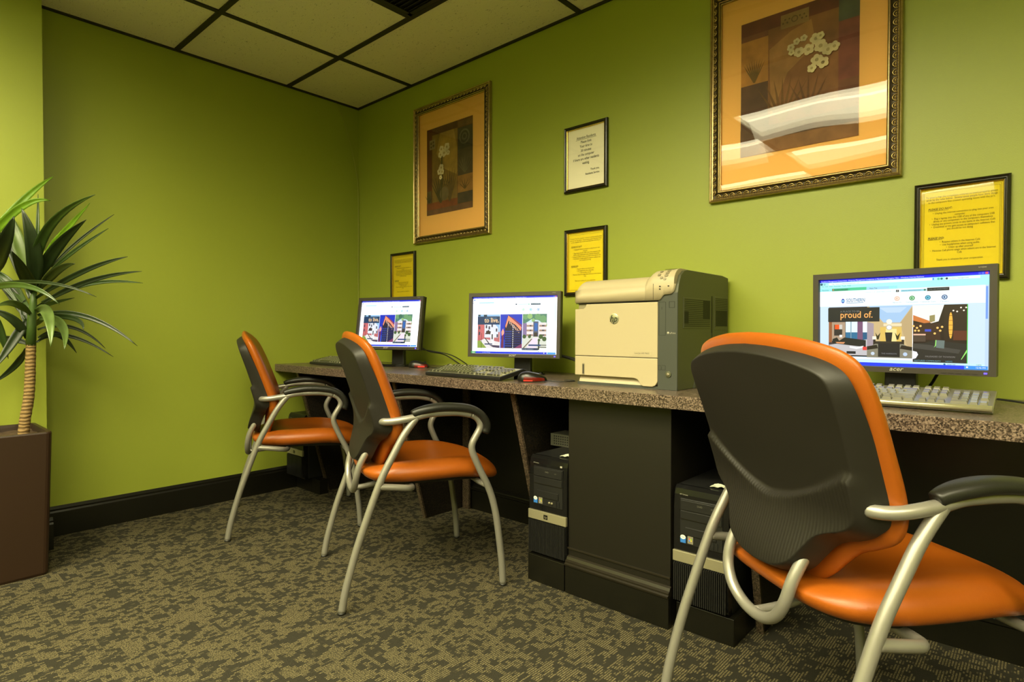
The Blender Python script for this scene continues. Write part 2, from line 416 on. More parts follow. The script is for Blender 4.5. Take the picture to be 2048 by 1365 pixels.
for y in GY[1:-1]: bars.box(0, y - bw, H - .0005, XR, y + bw, H + .011)
bars.box(VENT[0] - bw, GY[2], H - .001, VENT[0] + bw, GY[1], H + .01)
bars.box(0, -0.013, H - .003, XR, 0.0, H + .012); bars.box(0, YF, H - .003, 0.013, 0, H + .012)
struct('ceiling', tiles, M['tile'])
struct('trim_1', bars, M['grid'])

v = thing('ceiling_vent', ((VENT[0] + VENT[1]) / 2, (GY[1] + GY[2]) / 2, H), 0, 'dark square air vent set in the tiled ceiling', 'vent')
w2 = (VENT[1] - VENT[0]) / 2 - .013; h2 = 0.29
MB().box(-w2, -h2, .012, w2, h2, .03).build('backing', M['dark_vent'], v)
fr = MB()
for a, b, c, d in [(-w2, -h2, w2, -h2 + .02), (-w2, h2 - .02, w2, h2), (-w2, -h2, -w2 + .02, h2), (w2 - .02, -h2, w2, h2)]: fr.box(a, b, -.001, c, d, .012)
fr.build('frame', M['grid'], v)
lv = MB()
for i in range(22):
    y = -h2 + .03 + i * (2 * h2 - .06) / 21
    lv.prism([(y, .002), (y + .004, .002), (y + .014, .012), (y + .010, .012)], -w2 + .02, w2 - .02, 'x')
lv.build('louvers', M['dark_vent'], v)

lampcol = (1.0, 0.91, 0.57)
M['lens'] = emis('fluorescent_lens', lampcol + (1,), 14.0)
M['lens_dim'] = emis('fluorescent_lens_far_side', lampcol + (1,), 5.0)
tl = ['recessed fluorescent ceiling light nearest the desk wall, mirrored brightest in picture glass', 'recessed fluorescent ceiling light set among the ceiling tiles']
for k, (i, j) in enumerate(TROF):
    x0, x1, y0, y1 = GX[i] + .013, GX[i + 1] - .013, GY[j + 1] + .013, GY[j] - .013
    cx, cy = (x0 + x1) / 2, (y0 + y1) / 2
    t = thing('ceiling_light', (cx, cy, H), 0, tl[0] if k == 0 else tl[1], 'ceiling light', 'fluorescent troffers in the ceiling grid' if k else None)
    a, b, d = x1 - cx, y1 - cy, 0.09
    hs = MB()
    hs.box(-a, -b, d, a, b, d + .01); hs.box(-a, -b, 0, a, -b + .006, d); hs.box(-a, b - .006, 0, a, b, d); hs.box(-a, -b + .006, 0, -a + .006, b - .006, d); hs.box(a - .006, -b + .006, 0, a, b - .006, d)
    hs.build('housing', M['lamp_white'], t)
    MB().prism([(b - .012, .035), (b * .10, .035), (b * .08, .045), (b * .10, .06), (b - .012, .06)], -a + .01, a - .01, 'x').build('lens', M['lens'], t)
    MB().box(-a + .01, -b + .012, .035, a - .01, b * .08, .06).build('lens', M['lens_dim'], t)
    L = bpy.data.lights.new('troffer_glow', 'AREA'); L.shape = 'RECTANGLE'; L.size = 2 * a - .06; L.size_y = 2 * b - .06; L.energy = 11.0
    L.color = lampcol; L.spread = math.radians(160)
    lo = bpy.data.objects.new('troffer_glow', L); COL.objects.link(lo); lo.location = (cx, cy, H - .012)
    if j in (3, 4):      # rows nearest the desk wall: extra tilted area light added to brighten that wall
        L2 = bpy.data.lights.new('added_wall_wash', 'AREA'); L2.shape = 'RECTANGLE'; L2.size = 2 * a - .06; L2.size_y = b; L2.energy = 8.0 if j == 3 else 8.0 if i == 1 else 1.0
        L2.color = lampcol; L2.spread = math.radians(92)
        l2 = bpy.data.objects.new('added_wall_wash', L2); COL.objects.link(l2); l2.location = (cx, cy, H - .014); l2.rotation_euler = (math.radians(34), 0, 0)

# ---- desk ---------------------------------------------------------
CT = 0.746; CB = 0.706; YD = -0.578; XE = 4.5
top = MB().prism([(YD, CB), (0.0 - .002, CB), (-.002, CT), (YD + .002, CT), (YD, CT - .002)], 0.001, XE, 'x')
tag(top.build('countertop', M['granite'], fixn=True), 'long speckled brown laminate countertop running along the green wall', 'countertop')

def support(x, yt, yb, t, label, xoff=0.0):
    o = thing('desk_support', (x, 0, 0), 0, label, 'desk support', None)
    mb = MB().prism([(-.03, 0.0), (-.03, CB), (yt, CB), (yb, 0.0)], .004, t - .004, 'x')
    mb.build('side_panel', M['granite_shaded'], o)
    e = MB()
    e.add([(0, yt - .004, CB), (t, yt - .004, CB), (t, yb - .004, 0), (0, yb - .004, 0), (0, yt + .006, CB), (t, yt + .006, CB), (t, yb + .006, 0), (0, yb + .006, 0)],
          [(0, 1, 2, 3), (7, 6, 5, 4), (0, 4, 5, 1), (3, 2, 6, 7), (1, 5, 6, 2), (0, 3, 7, 4)])
    e.build('front_edge', M['granite_edge'], o, fixn=True)
    return o
support(0.210, -.555, -.366, .022, 'speckled tapering desk support nearest the far left corner')
s2 = support(1.045, -.515, -.322, .022, 'speckled tapering desk support behind the middle orange chair')
MB().box(.024, -.075, 0.0, .07, -.062, CB).build('filler_strip', M['granite_edge'], s2)
support(1.808, -.515, -.322, .022, 'speckled tapering desk support left of the computer under the printer')
support(2.705, -.515, -.355, .022, 'speckled desk support right of the computer behind the nearest chair')

back = thing('modesty_panel', (0, 0, 0), 0, 'black panel along the wall under the counter with moulded base', 'panel')
for x0, x1 in ((0.237, 1.033), (1.072, 1.798), (1.834, 2.698), (2.732, XE)):
    MB().box(x0, -.028, 0.0, x1, -.003, CB - .002).build('panel_board', M['black_trim'], back)
    prof = [(-.028, 0), (-.052, 0), (-.052, .098), (-.058, .104), (-.058, .110), (-.050, .114), (-.048, .120), (-.036, .128), (-.028, .13)]
    MB().prism(prof, x0 + .001, x1 - .001, 'x').build('base_moulding', M['black_trim'], back, fixn=True)

ped = thing('pedestal_cabinet', (0, 0, 0), 0, 'dark brown-black panelled pedestal under the counter between two computers', 'cabinet')
MB().box(2.089, -.512, 0.0, 2.490, -.06, CB - .002).build('body', M['black_panel'], ped, bevel=.002)
MB().box(2.0885, -.5165, .155, 2.4905, -.512, .160).build('seam_strip', M['logo_grey'], ped)
M['mould'] = mat('dark_brown_moulding', rgb(36, 32, 23), 0.3)  # one even dark brown, a little lighter than the black trim
ped.children[-1].active_material = M['mould']
MB().prism([(-.512, 0), (-.532, 0), (-.532, .100), (-.512, .100)], 2.0895, 2.494, 'x').build('plinth', M['black_trim'], ped, bevel=.0015)
MB().prism([(-.512, .100), (-.536, .100), (-.538, .106), (-.531, .109), (-.532, .115), (-.524, .119), (-.520, .128), (-.512, .131)], 2.0895, 2.4935, 'x').build('plinth_moulding', M['mould'], ped, fixn=True)

def stand(parts, label):
    o = MB()
    for b in parts: o.box(*b)
    return tag(o.build('computer_stand', M['black_trim'], bevel=.0015), label, 'stand')
stand([(1.914, -.531, 0, 2.084, -.08, .100)], 'low black box under the computer left of the pedestal')
stand([(2.503, -.497, 0, 2.688, -.10, .083)], 'low black box under the computer right of the pedestal')
stand([(.02, -.455, 0, .197, -.06, .083), (.197, -.455, 0, .282, -.402, .083)], 'low black box under the computer in the far left corner')

# ---- computer towers ---------------------------------------------
def tower(loc, label, lit=False):
    t = thing('computer_tower', loc, 0, label, 'computer', None)
    w, h, d = .176, .372, .43
    MB().box(-w / 2, .03, .0, w / 2, d, h).build('case', M['plastic_black'], t, bevel=.003)
    # front bezel: curved in z around the silver band
    rows = []
    zs = [0, .01, .03, .08, .12, .138, .165, .19, .24, .3, .345, .362, .372]
    yy = [.012, .004, .0, -.003, -.004, -.004, .0, .0, .0, .0, .003, .008, .018]
    prof = [(y, z) for y, z in zip(yy, zs)] + [(.03, .372), (.03, 0)]
    MB().prism(prof, -w / 2, w / 2, 'x').build('bezel', M['plastic_gloss'], t, fixn=True)
    MB().box(-w / 2 + .022, -.0025, .192, w / 2 - .018, .004, .334).build('drive_panel', M['plastic_black'], t, bevel=.001)
    a = MB(); a.box(-w / 2 + .025, -.006, .300, w / 2 - .02, 0, .330); od = a.build('optical_drive', M['plastic_black'], t, bevel=.0008)
    lg = MB(); lg.add([(p[0], -.0065, p[1] + .316) for p in text_geo('DVD', .008)[0]], text_geo('DVD', .008)[1]); lg.build('lettering', M['dim_print'], od)
    lg = MB(); lg.add([(p[0] + .04, -.0065, p[1] + .316) for p in text_geo('CD', .006)[0]], text_geo('CD', .006)[1]); lg.build('lettering', M['dim_print'], od)
    MB().box(-w / 2 + .025, -.006, .272, w / 2 - .02, 0, .297).build('drive_cover', M['plastic_black'], t, bevel=.0008)
    MB().box(-w / 2 + .025, -.0058, .2715, w / 2 - .02, -.0042, .2728).build('seam', M['mould'], t)
    MB().box(-w / 2 + .04, -.006, .222, w / 2 - .036, 0, .246).build('floppy_cover', M['plastic_black'], t, bevel=.0008)
    bt = MB(); bt.prism([(-.0105, .136), (-.0085, .136), (-.004, .17), (-.0065, .17)], -w / 2 - .0005, w / 2 + .0005, 'x') if 0 else bt.box(-w / 2 - .0005, -.0075, .134, w / 2 + .0005, .004, .168)
    band = bt.build('silver_band', M['silver_band'], t, bevel=.0015)
    MB().box(-.013, -.0085, .143, .005, -.007, .159).build('badge', M['plastic_gloss'], band)
    g = text_geo('hp', .013, 'CENTER', .3)
    MB().add([(p[0] - .004, -.0087, p[1] + .147) for p in g[0]], g[1]).build('logo', M['silver_band'], band)
    ribs = MB(); n = 26
    for i in range(n):
        x = -w / 2 + .006 + i * (w - .012) / (n - 1)
        ribs.box(x - .0018, -.011, .012, x + .0018, 0, .130)
    ribs.build('front_grille', M['plastic_black'], t)
    st = Paint(1, 1); st.k = 0
    st.mb.box(-w / 2 + .024, -.0045, .196, -w / 2 + .042, -.0028, .214, col=rgb(40, 110, 190))
    st.mb.add([(-w / 2 + .033 + .009 * math.cos(i * PI / 6), -.005, .214 + .007 * math.sin(i * PI / 6)) for i in range(12)], [tuple(range(12))], col=rgb(225, 228, 215))
    g = text_geo('intel', .007); st.mb.add([(p[0] - w / 2 + .033, -.0055, p[1] + .212) for p in g[0]], g[1], col=rgb(30, 90, 170))
    st.build = st.mb.build('processor_sticker', M['print'], t)
    s2_ = MB(); s2_.box(-w / 2 + .048, -.0045, .197, -w / 2 + .066, -.0028, .220, col=rgb(120, 116, 96))
    for (dx, dz, c) in [(.005, .013, rgb(220, 90, 40)), (.010, .013, rgb(120, 190, 60)), (.005, .008, rgb(70, 130, 220)), (.010, .008, rgb(240, 200, 50))]:
        s2_.box(-w / 2 + .048 + dx, -.0055, .197 + dz, -w / 2 + .052 + dx, -.0044, .201 + dz, col=c)
    s2_.build('system_sticker', M['print'], t)
    for x in (.010, .022):
        MB().tube([(x, -.006, .206), (x, 0, .206)], .0042, 10).build('audio_jack', M['silver_band'], t)
    for x in (.040, .052):
        u = MB(); u.box(x - .004, -.0045, .197, x + .004, -.0028, .217); u.build('usb_port', M['seam'], t)
    g = text_geo('HP Compaq', .0052, 'LEFT')
    MB().add([(p[0] - w / 2 + .02, -.0008, p[1] + .345) for p in g[0]], g[1]).build('name_lettering', M['logo_grey'], t)
    MB().box(w / 2 - .03, -.001, .343, w / 2 - .022, .002, .349).build('status_light', M['green_led'] if lit else M['logo_grey'], t)
    for x in (-w / 2 + .02, w / 2 - .02):
        pass
    return t
tower((2.0, -.520, .100), 'black computer tower left of the pedestal with silver band')
tower((2.5835, -.500, .083), 'black computer tower right of the pedestal behind the nearest chair')
tower((.112, -.510, .083), 'black computer tower in the far left corner beside the green wall', True)

def crumple(loc, label):
    mb = MB(); random.seed(3)
    rows = [[(-.03 + .012 * i, -.02 + .012 * j, .001 + random.random() * .010 * (1 - abs(i - 2.5) / 4)) for j in range(4)] for i in range(6)]
    mb.grid(rows, smooth=False, col=rgb(200, 205, 180))
    o = mb.build('scrap_of_wrapper', M['print'], loc=loc); s = o.modifiers.new('t', 'SOLIDIFY'); s.thickness = .001
    return tag(o, label, 'wrapper')
crumple((2.055, -.46, .473), 'small pale crumpled wrapper on the computer left of the pedestal')
crumple((2.625, -.44, .456), 'small pale crumpled wrapper on the computer behind the nearest chair')
gb = thing('power_supply_box', (1.885, -.27, .472), 0, 'small grey perforated box on top of the computer left of pedestal', 'box')
MB().box(-.03, -.05, 0, .075, .05, .05).build('case', M['grey_metal'], gb, bevel=.002)
hl = MB()
for i in range(7):
    for j in range(4): hl.box(-.012 + i * .011, -.0512, .008 + j * .010, -.007 + i * .011, -.0498, .013 + j * .010)
hl.build('vent_holes', M['seam'], gb)

# ---- monitors --------------------------------------------------------
W_ = rgb(255, 255, 255)
def site_common(P, warm):
    P.rect(0, 0, 1, 1, W_)
def art_live(P):
    P.rect(0, 0, 1, 1, (1.6, 1.6, 1.7, 1))
    P.rect(0, 0, 1, .028, rgb(30, 50, 225)); P.text('Southern Management Corporation - Property Management Companies in Maryland and Virginia | Smc - Windows Internet Explorer', .012, .022, .0048, W_, 'LEFT')
    P.rect(.955, .004, .972, .024, rgb(90, 130, 240)); P.rect(.975, .004, .99, .024, rgb(235, 120, 130))
    P.circ(.018, .05, .009, rgb(60, 130, 220)); P.rect(.03, .036, .70, .062, rgb(250, 252, 255)); P.rect(.0, .098, .06, .112, rgb(215, 235, 250))
    P.rect(.075, .09, .26, .112, rgb(175, 225, 245)); P.rect(.73, .04, .74, .055, rgb(60, 140, 210)); P.rect(.765, .042, .775, .055, rgb(60, 190, 150))
    P.rect(.52, .125, .536, .15, rgb(25, 60, 90)); P.rect(.55, .13, .68, .148, rgb(205, 235, 245)); P.circ(.678, .14, .006, rgb(40, 190, 130))
    P.rect(.70, .122, .812, .152, rgb(20, 60, 85)); P.text('FIND AN APARTMENT', .756, .142, .0043, rgb(200, 225, 235))
    P.poly([(.174, .205), (.181, .195), (.188, .205)], rgb(60, 140, 190)); P.poly([(.174, .232), (.181, .245), (.188, .232)], rgb(50, 130, 190))
    P.text('SOUTHERN', .26, .24, .0115, rgb(150, 205, 225), wide=.75); P.rect(.205, .246, .315, .248, rgb(170, 215, 230))
    for x, c in ((.613, rgb(150, 235, 170)), (.70, rgb(40, 175, 200)), (.788, rgb(45, 120, 190))):
        P.circ(x, .232, .016, c); P.circ(x, .232, .0115, rgb(235, 250, 252)); P.rect(x - .005, .224, x + .005, .240, c)
    T, B = .31, .905
    # left photo
    P.rect(.065, T, .34, B, rgb(150, 195, 235)); P.rect(.065, .62, .34, .80, rgb(190, 105, 110))
    P.poly([(.065, .46), (.10, .44), (.15, .50), (.15, .8), (.065, .8)], rgb(185, 95, 100)); P.rect(.095, .46, .145, .74, rgb(205, 105, 110))
    P.poly([(.15, .42), (.24, .42), (.32, .55), (.32, .72), (.15, .72)], rgb(225, 230, 240))
    for x, y in ((.165, .50), (.20, .52), (.235, .48), (.17, .60), (.29, .56), (.215, .61), (.08, .52), (.08, .62), (.30, .66)): P.rect(x, y, x + .018, y + .055, rgb(70, 65, 85))
    P.poly([(.155, .66), (.20, .58), (.25, .66)], rgb(60, 45, 50)); P.poly([(.225, .64), (.245, .56), (.27, .66), (.27, .78), (.225, .78)], rgb(235, 235, 240)); P.rect(.24, .66, .255, .75, rgb(40, 35, 45))
    P.poly([(.065, .80), (.15, .74), (.34, .80), (.34, B), (.065, B)], rgb(230, 225, 225)); P.poly([(.065, .78), (.10, .77), (.18, B), (.065, B)], rgb(140, 165, 70))
    P.poly([(.15, .72), (.16, .72), (.22, .83), (.205, .83)], rgb(40, 30, 35)); P.poly([(.115, .64), (.119, .64), (.117, .93), (.113, .93)], rgb(25, 25, 30)); P.rect(.24, .78, .275, .84, rgb(245, 240, 240))
    P.poly([(.21, .85), (.34, .86), (.34, B), (.26, .89)], rgb(70, 60, 90)); P.rect(.155, .825, .25, .845, rgb(30, 55, 100))
    P.rect(.07, .31, .10, .34, rgb(40, 70, 80)); P.rect(.14, .31, .18, .345, rgb(30, 60, 80))
    P.rect(.065, .345, .365, .49, rgb(22, 55, 95)); P.text('JUST LIKE A PLACE', .165, .385, .0065, rgb(130, 175, 200), 'LEFT'); P.text('to live.', .15, .452, .031, rgb(255, 215, 160), 'LEFT', wide=.86, bold=.012)
    # middle photo
    P.rect(.34, T, .345, B, W_); P.rect(.345, T, .612, B, rgb(20, 50, 190)); P.poly([(.345, .75), (.345, B), (.612, B), (.612, .78)], rgb(40, 90, 220))
    P.poly([(.435, .34), (.448, .33), (.60, .55), (.60, B), (.40, B), (.40, .52)], rgb(28, 25, 55)); P.poly([(.44, .33), (.405, .52), (.415, .55), (.445, .42), (.53, .50), (.59, .60), (.60, .54)], rgb(255, 150, 115))
    P.poly([(.445, .34), (.60, .53), (.60, .50), (.50, .38)], rgb(150, 60, 70))
    for k in range(7): P.rect(.455 + .018 * k, .43 + .026 * k, .463 + .018 * k, .48 + .026 * k, rgb(255, 200, 170))
    for k in range(12): P.rect(.495, .50 + .034 * k, .502, .52 + .034 * k, rgb(240, 240, 255))
    for k in range(7):
        for q in range(5): P.rect(.41 + .016 * q, .60 + .042 * k, .42 + .016 * q, .625 + .042 * k, rgb(45, 70, 160)); P.rect(.515 + .016 * q, .60 + .042 * k, .525 + .016 * q, .625 + .042 * k, rgb(40, 45, 110))
    P.poly([(.365, .62), (.385, .56), (.40, .62), (.395, .66), (.37, .69)], rgb(255, 165, 140)); P.poly([(.37, .69), (.395, .66), (.395, B), (.36, B)], rgb(110, 40, 80)); P.poly([(.52, B), (.612, .82), (.612, B)], rgb(130, 50, 100))
    # right photo
    P.rect(.612, T, .618, B, W_); P.rect(.618, T, .895, B, rgb(200, 225, 235)); P.poly([(.618, T), (.895, T), (.895, .48), (.80, .42), (.72, .40), (.66, .46), (.618, .50)], rgb(80, 130, 110))
    for x, y, r in ((.65, .36, .03), (.70, .35, .03), (.79, .36, .035), (.85, .40, .04), (.87, .5, .03), (.74, .42, .02)): P.circ(x, y, r, random.choice([rgb(60, 110, 90), rgb(110, 160, 110), rgb(150, 190, 120)]))
    P.rect(.62, .47, .665, .72, rgb(135, 115, 160)); P.rect(.665, .46, .89, .70, rgb(235, 225, 225))
    for y in (.50, .58, .66): P.rect(.665, y, .74, y + .03, rgb(170, 140, 120)); P.rect(.81, y, .89, y + .03, rgb(165, 135, 115)); P.rect(.70, y + .002, .72, y + .024, rgb(60, 60, 80)); P.rect(.84, y + .002, .87, y + .024, rgb(60, 60, 80))
    P.rect(.742, .44, .80, .72, rgb(80, 90, 120)); P.rect(.755, .47, .79, .60, rgb(40, 100, 180)); P.rect(.75, .63, .79, .72, rgb(60, 50, 50))
    P.poly([(.618, .70), (.895, .70), (.895, B), (.618, B)], rgb(215, 220, 205)); P.poly([(.74, .72), (.80, .72), (.78, B), (.66, B)], rgb(235, 220, 235))
    for x, y, r in ((.64, .70, .022), (.70, .70, .018), (.83, .70, .025), (.87, .74, .025), (.81, .76, .015)): P.circ(x, y, r, rgb(60, 90, 50))
    P.poly([(.72, .74), (.735, .74), (.635, B), (.62, B)], rgb(110, 85, 70)); P.rect(.80, .84, .895, .852, rgb(35, 35, 35)); P.rect(.80, .875, .895, .887, rgb(35, 35, 35)); P.rect(.80, .78, .815, .93, rgb(30, 35, 30))
    P.rect(.69, .835, .83, .862, rgb(30, 65, 120)); P.rect(.612, .898, .80, .935, rgb(15, 45, 85)); P.text('FEATURED COMMUNITY', .68, .924, .005, rgb(170, 195, 215))
    P.rect(.0, .965, 1, 1, rgb(28, 60, 225)); P.rect(0, .965, .058, 1, rgb(45, 170, 80)); P.text('start', .03, .992, .0075, W_, bold=.01); P.text('Southern Manage...', .14, .99, .0055, rgb(190, 210, 255), 'LEFT')
    P.rect(.90, .965, 1, 1, rgb(70, 160, 235)); P.rect(.865, .972, .873, .99, W_); P.rect(.90, .973, .908, .99, W_); P.circ(.805, .955, .005, rgb(40, 190, 160))
    P.rect(.985, .12, .993, .45, rgb(190, 220, 245))
def art_proud(P):
    P.rect(0, 0, 1, 1, rgb(205, 228, 250))
    P.rect(0, 0, 1, .03, rgb(15, 15, 235)); P.text('Southern Management Corporation - Property Management Companies in Maryland and Virginia | Smc - Windows Internet Explorer', .008, .0225, .0049, W_, 'LEFT')
    P.rect(.945, .004, .958, .024, rgb(70, 90, 240)); P.rect(.962, .004, .975, .024, rgb(90, 110, 240)); P.rect(.98, .004, .995, .024, rgb(235, 90, 110))
    P.rect(0, .03, 1, .135, rgb(170, 248, 246)); P.circ(.01, .048, .009, rgb(30, 90, 120)); P.circ(.031, .05, .008, rgb(130, 200, 210)); P.rect(.06, .036, .70, .062, rgb(240, 255, 255)); P.rect(.77, .036, .955, .062, rgb(235, 255, 255))
    P.rect(.703, .036, .71, .06, rgb(60, 130, 240)); P.circ(.735, .05, .008, rgb(90, 190, 170)); P.circ(.752, .05, .007, rgb(40, 110, 110)); P.circ(.78, .05, .007, rgb(20, 60, 80))
    P.text('http://www.southernmanagement.com/', .08, .055, .0048, rgb(70, 140, 150), 'LEFT'); P.text('File  Edit  View  Favorites  Tools  Help', .01, .082, .0052, rgb(50, 130, 140), 'LEFT'); P.text('southern management', .79, .055, .0048, rgb(50, 130, 130), 'LEFT')
    P.rect(0, .1, .5, .135, rgb(150, 232, 236)); P.rect(.083, .104, .19, .133, rgb(40, 160, 110)); P.rect(.19, .1, .31, .133, rgb(70, 200, 150)); P.rect(.312, .104, .45, .133, rgb(160, 215, 240)); P.rect(.088, .11, .095, .125, rgb(230, 90, 60)); P.text('New Tab', .33, .126, .0052, rgb(20, 60, 80), 'LEFT')
    P.text('Southern Management', .10, .126, .0046, rgb(10, 70, 60), 'LEFT'); P.text('Favorites', .015, .126, .005, rgb(30, 110, 120), 'LEFT')
    P.rect(0, .135, .985, .315, rgb(250, 255, 255)); P.text('CONTACT US   APARTMENT HOME   STAFF IN LOCATIONS   EMPL CENTER', .30, .168, .0042, rgb(120, 200, 220), 'LEFT')
    P.rect(.493, .148, .51, .173, rgb(15, 25, 40)); P.text('f', .501, .17, .007, W_, bold=.01); P.rect(.522, .15, .67, .172, rgb(145, 205, 220)); P.circ(.66, .16, .006, rgb(20, 110, 80)); P.text('RENTAL APPLICATION FORM', .530, .166, .0034, rgb(60, 130, 150), 'LEFT')
    P.rect(.673, .14, .795, .175, rgb(15, 18, 26)); P.text('FIND AN APARTMENT', .734, .162, .0044, rgb(120, 130, 135))
    P.poly([(.143, .25), (.158, .222), (.173, .25)], rgb(40, 80, 180)); P.poly([(.143, .256), (.158, .284), (.173, .256)], rgb(30, 90, 190)); P.rect(.150, .245, .166, .26, rgb(150, 215, 240))
    P.text('SOUTHERN', .18, .268, .0155, rgb(25, 110, 165), 'LEFT', wide=.62, bold=.01); P.rect(.18, .276, .292, .281, rgb(40, 130, 180))
    for x, c, c2, tt in ((.50, rgb(255, 185, 160), rgb(255, 235, 225), 'About Us'), (.588, rgb(30, 130, 70), rgb(180, 235, 190), 'Communities'), (.678, rgb(30, 125, 160), rgb(120, 200, 220), 'Customer Care'), (.77, rgb(25, 70, 130), rgb(200, 225, 245), 'Careers')):
        P.circ(x, .245, .0165, c); P.circ(x, .245, .011, c2); P.rect(x - .006, .236, x + .004, .254, c); P.text(tt, x, .295, .0055, rgb(90, 170, 190))
    # photo one: lounge
    P.rect(.063, .325, .318, .90, rgb(60, 50, 60)); P.rect(.063, .50, .085, .74, rgb(150, 90, 55)); P.rect(.085, .50, .175, .72, rgb(175, 150, 125)); P.rect(.10, .53, .155, .66, rgb(45, 38, 40)); P.rect(.105, .53, .135, .585, rgb(240, 85, 30)); P.rect(.135, .53, .155, .585, rgb(205, 200, 190))
    P.rect(.178, .49, .255, .62, rgb(225, 248, 255)); P.rect(.178, .62, .255, .72, rgb(40, 110, 150)); P.rect(.21, .49, .216, .72, rgb(120, 150, 170)); P.rect(.255, .49, .29, .72, rgb(120, 80, 115)); P.rect(.29, .49, .318, .62, rgb(235, 250, 255)); P.rect(.29, .62, .318, .72, rgb(30, 90, 130))
    P.poly([(.063, .77), (.318, .70), (.318, .90), (.15, .90)], rgb(195, 192, 195)); P.poly([(.09, .70), (.12, .68), (.135, .72), (.17, .68), (.31, .71), (.31, .79), (.20, .77), (.09, .75)], rgb(25, 28, 32))
    P.rect(.137, .65, .155, .68, rgb(240, 240, 235)); P.poly([(.11, .735), (.175, .735), (.165, .755), (.12, .75)], rgb(225, 150, 100)); P.poly([(.205, .78), (.25, .79), (.295, .775), (.295, .795), (.25, .815), (.205, .80)], rgb(235, 238, 240)); P.rect(.29, .785, .316, .825, rgb(225, 65, 60))
    P.poly([(.063, .79), (.17, .90), (.063, .90)], rgb(28, 20, 26)); P.rect(.185, .84, .245, .87, rgb(25, 30, 40)); P.poly([(.17, .885), (.318, .885), (.318, .90), (.17, .90)], rgb(20, 22, 28))
    # photo two: lobby
    P.rect(.318, .325, .593, .905, rgb(205, 180, 130)); P.poly([(.33, .325), (.593, .325), (.52, .51), (.42, .51)], rgb(165, 200, 235)); P.poly([(.39, .34), (.56, .34), (.52, .40), (.44, .40)], rgb(190, 215, 240)); P.poly([(.593, .34), (.593, .80), (.56, .76), (.52, .52)], rgb(190, 165, 120)); P.poly([(.318, .50), (.36, .52), (.36, .76), (.318, .80)], rgb(165, 150, 160))
    P.poly([(.42, .52), (.53, .52), (.53, .55), (.42, .55)], rgb(235, 220, 180)); P.rect(.40, .56, .53, .72, rgb(225, 190, 95)); P.rect(.435, .58, .50, .72, rgb(245, 225, 150)); P.circ(.455, .50, .018, rgb(240, 238, 225)); P.circ(.455, .565, .019, rgb(190, 185, 170)); P.circ(.455, .565, .0145, rgb(235, 238, 240))
    P.poly([(.43, .62), (.475, .62), (.468, .75), (.438, .75)], rgb(28, 26, 28)); P.poly([(.365, .72), (.53, .72), (.53, .76), (.365, .76)], rgb(50, 42, 34))
    for x in (.352, .525): P.rect(x, .665, x + .024, .70, rgb(255, 245, 220)); P.rect(x + .005, .70, x + .02, .78, rgb(40, 30, 24))
    for x in (.385, .505): P.poly([(x - .015, .62), (x, .66), (x + .018, .62), (x + .006, .70), (x - .004, .70)], rgb(45, 40, 20))
    P.poly([(.318, .80), (.37, .75), (.54, .75), (.593, .80), (.593, .905), (.318, .905)], rgb(135, 130, 110)); P.rect(.388, .74, .52, .895, rgb(28, 26, 30)); P.poly([(.318, .78), (.38, .76), (.388, .80), (.318, .82)], rgb(35, 28, 22)); P.poly([(.593, .78), (.53, .76), (.52, .80), (.593, .82)], rgb(35, 28, 22))
    P.text('THE HARRISON', .455, .865, .0055, rgb(130, 130, 135)); P.circ(.355, .86, .012, rgb(200, 215, 230)); P.circ(.552, .86, .013, rgb(190, 210, 235))
    # photo three: evening lounge
    P.rect(.593, .325, .597, .94, W_); P.rect(.597, .325, .896, .945, rgb(38, 24, 20)); P.poly([(.597, .325), (.77, .325), (.74, .50), (.70, .52), (.597, .43)], rgb(245, 245, 235)); P.poly([(.597, .43), (.71, .51), (.66, .52), (.597, .49)], rgb(205, 120, 60)); P.poly([(.69, .44), (.72, .43), (.72, .50), (.69, .51)], rgb(150, 140, 90))
    P.rect(.597, .52, .75, .70, rgb(60, 36, 28)); P.poly([(.77, .325), (.896, .325), (.896, .70), (.77, .70)], rgb(45, 30, 24)); P.rect(.82, .60, .896, .70, rgb(95, 45, 30))
    P.circ(.806, .545, .011, rgb(255, 185, 70), ry=.14)
    for k in range(5): P.rect(.793, .44 + .05 * k, .819, .444 + .05 * k, rgb(60, 35, 20))
    for x, y in ((.60, .55), (.62, .57), (.64, .55), (.61, .60), (.63, .60), (.735, .57), (.75, .60), (.72, .63), (.76, .56)): P.circ(x, y, .007, rgb(255, 200, 110))
    for x, y in ((.82, .39), (.84, .40), (.86, .36), (.875, .39), (.887, .36)): P.circ(x, y, .005, rgb(250, 240, 220))
    P.rect(.665, .585, .70, .61, rgb(60, 80, 200)); P.rect(.60, .635, .67, .65, rgb(240, 190, 160)); P.rect(.60, .65, .67, .72, rgb(75, 60, 50))
    P.poly([(.597, .74), (.67, .73), (.72, .70), (.896, .74), (.896, .945), (.597, .945)], rgb(40, 38, 36)); P.poly([(.597, .74), (.68, .75), (.86, .80), (.85, .84), (.65, .80), (.597, .79)], rgb(66, 64, 60)); P.poly([(.728, .70), (.775, .705), (.772, .79), (.728, .78)], rgb(105, 120, 115)); P.poly([(.725, .70), (.730, .70), (.728, .76), (.716, .78), (.722, .76)], rgb(150, 230, 110))
    P.poly([(.597, .82), (.62, .83), (.628, .86), (.615, .90), (.597, .91)], rgb(240, 240, 250)); P.poly([(.891, .80), (.894, .80), (.894, .82), (.866, .90), (.862, .90)], rgb(150, 230, 110)); P.rect(.893, .325, .896, .94, rgb(70, 230, 70))
    P.text('PALISADES OF TOWSON', .75, .885, .006, rgb(140, 135, 130)); P.text('FEATURED COMMUNITY', .605, .932, .0055, rgb(110, 170, 180), 'LEFT'); P.text('NEWS', .78, .932, .0055, rgb(90, 150, 165), 'LEFT')
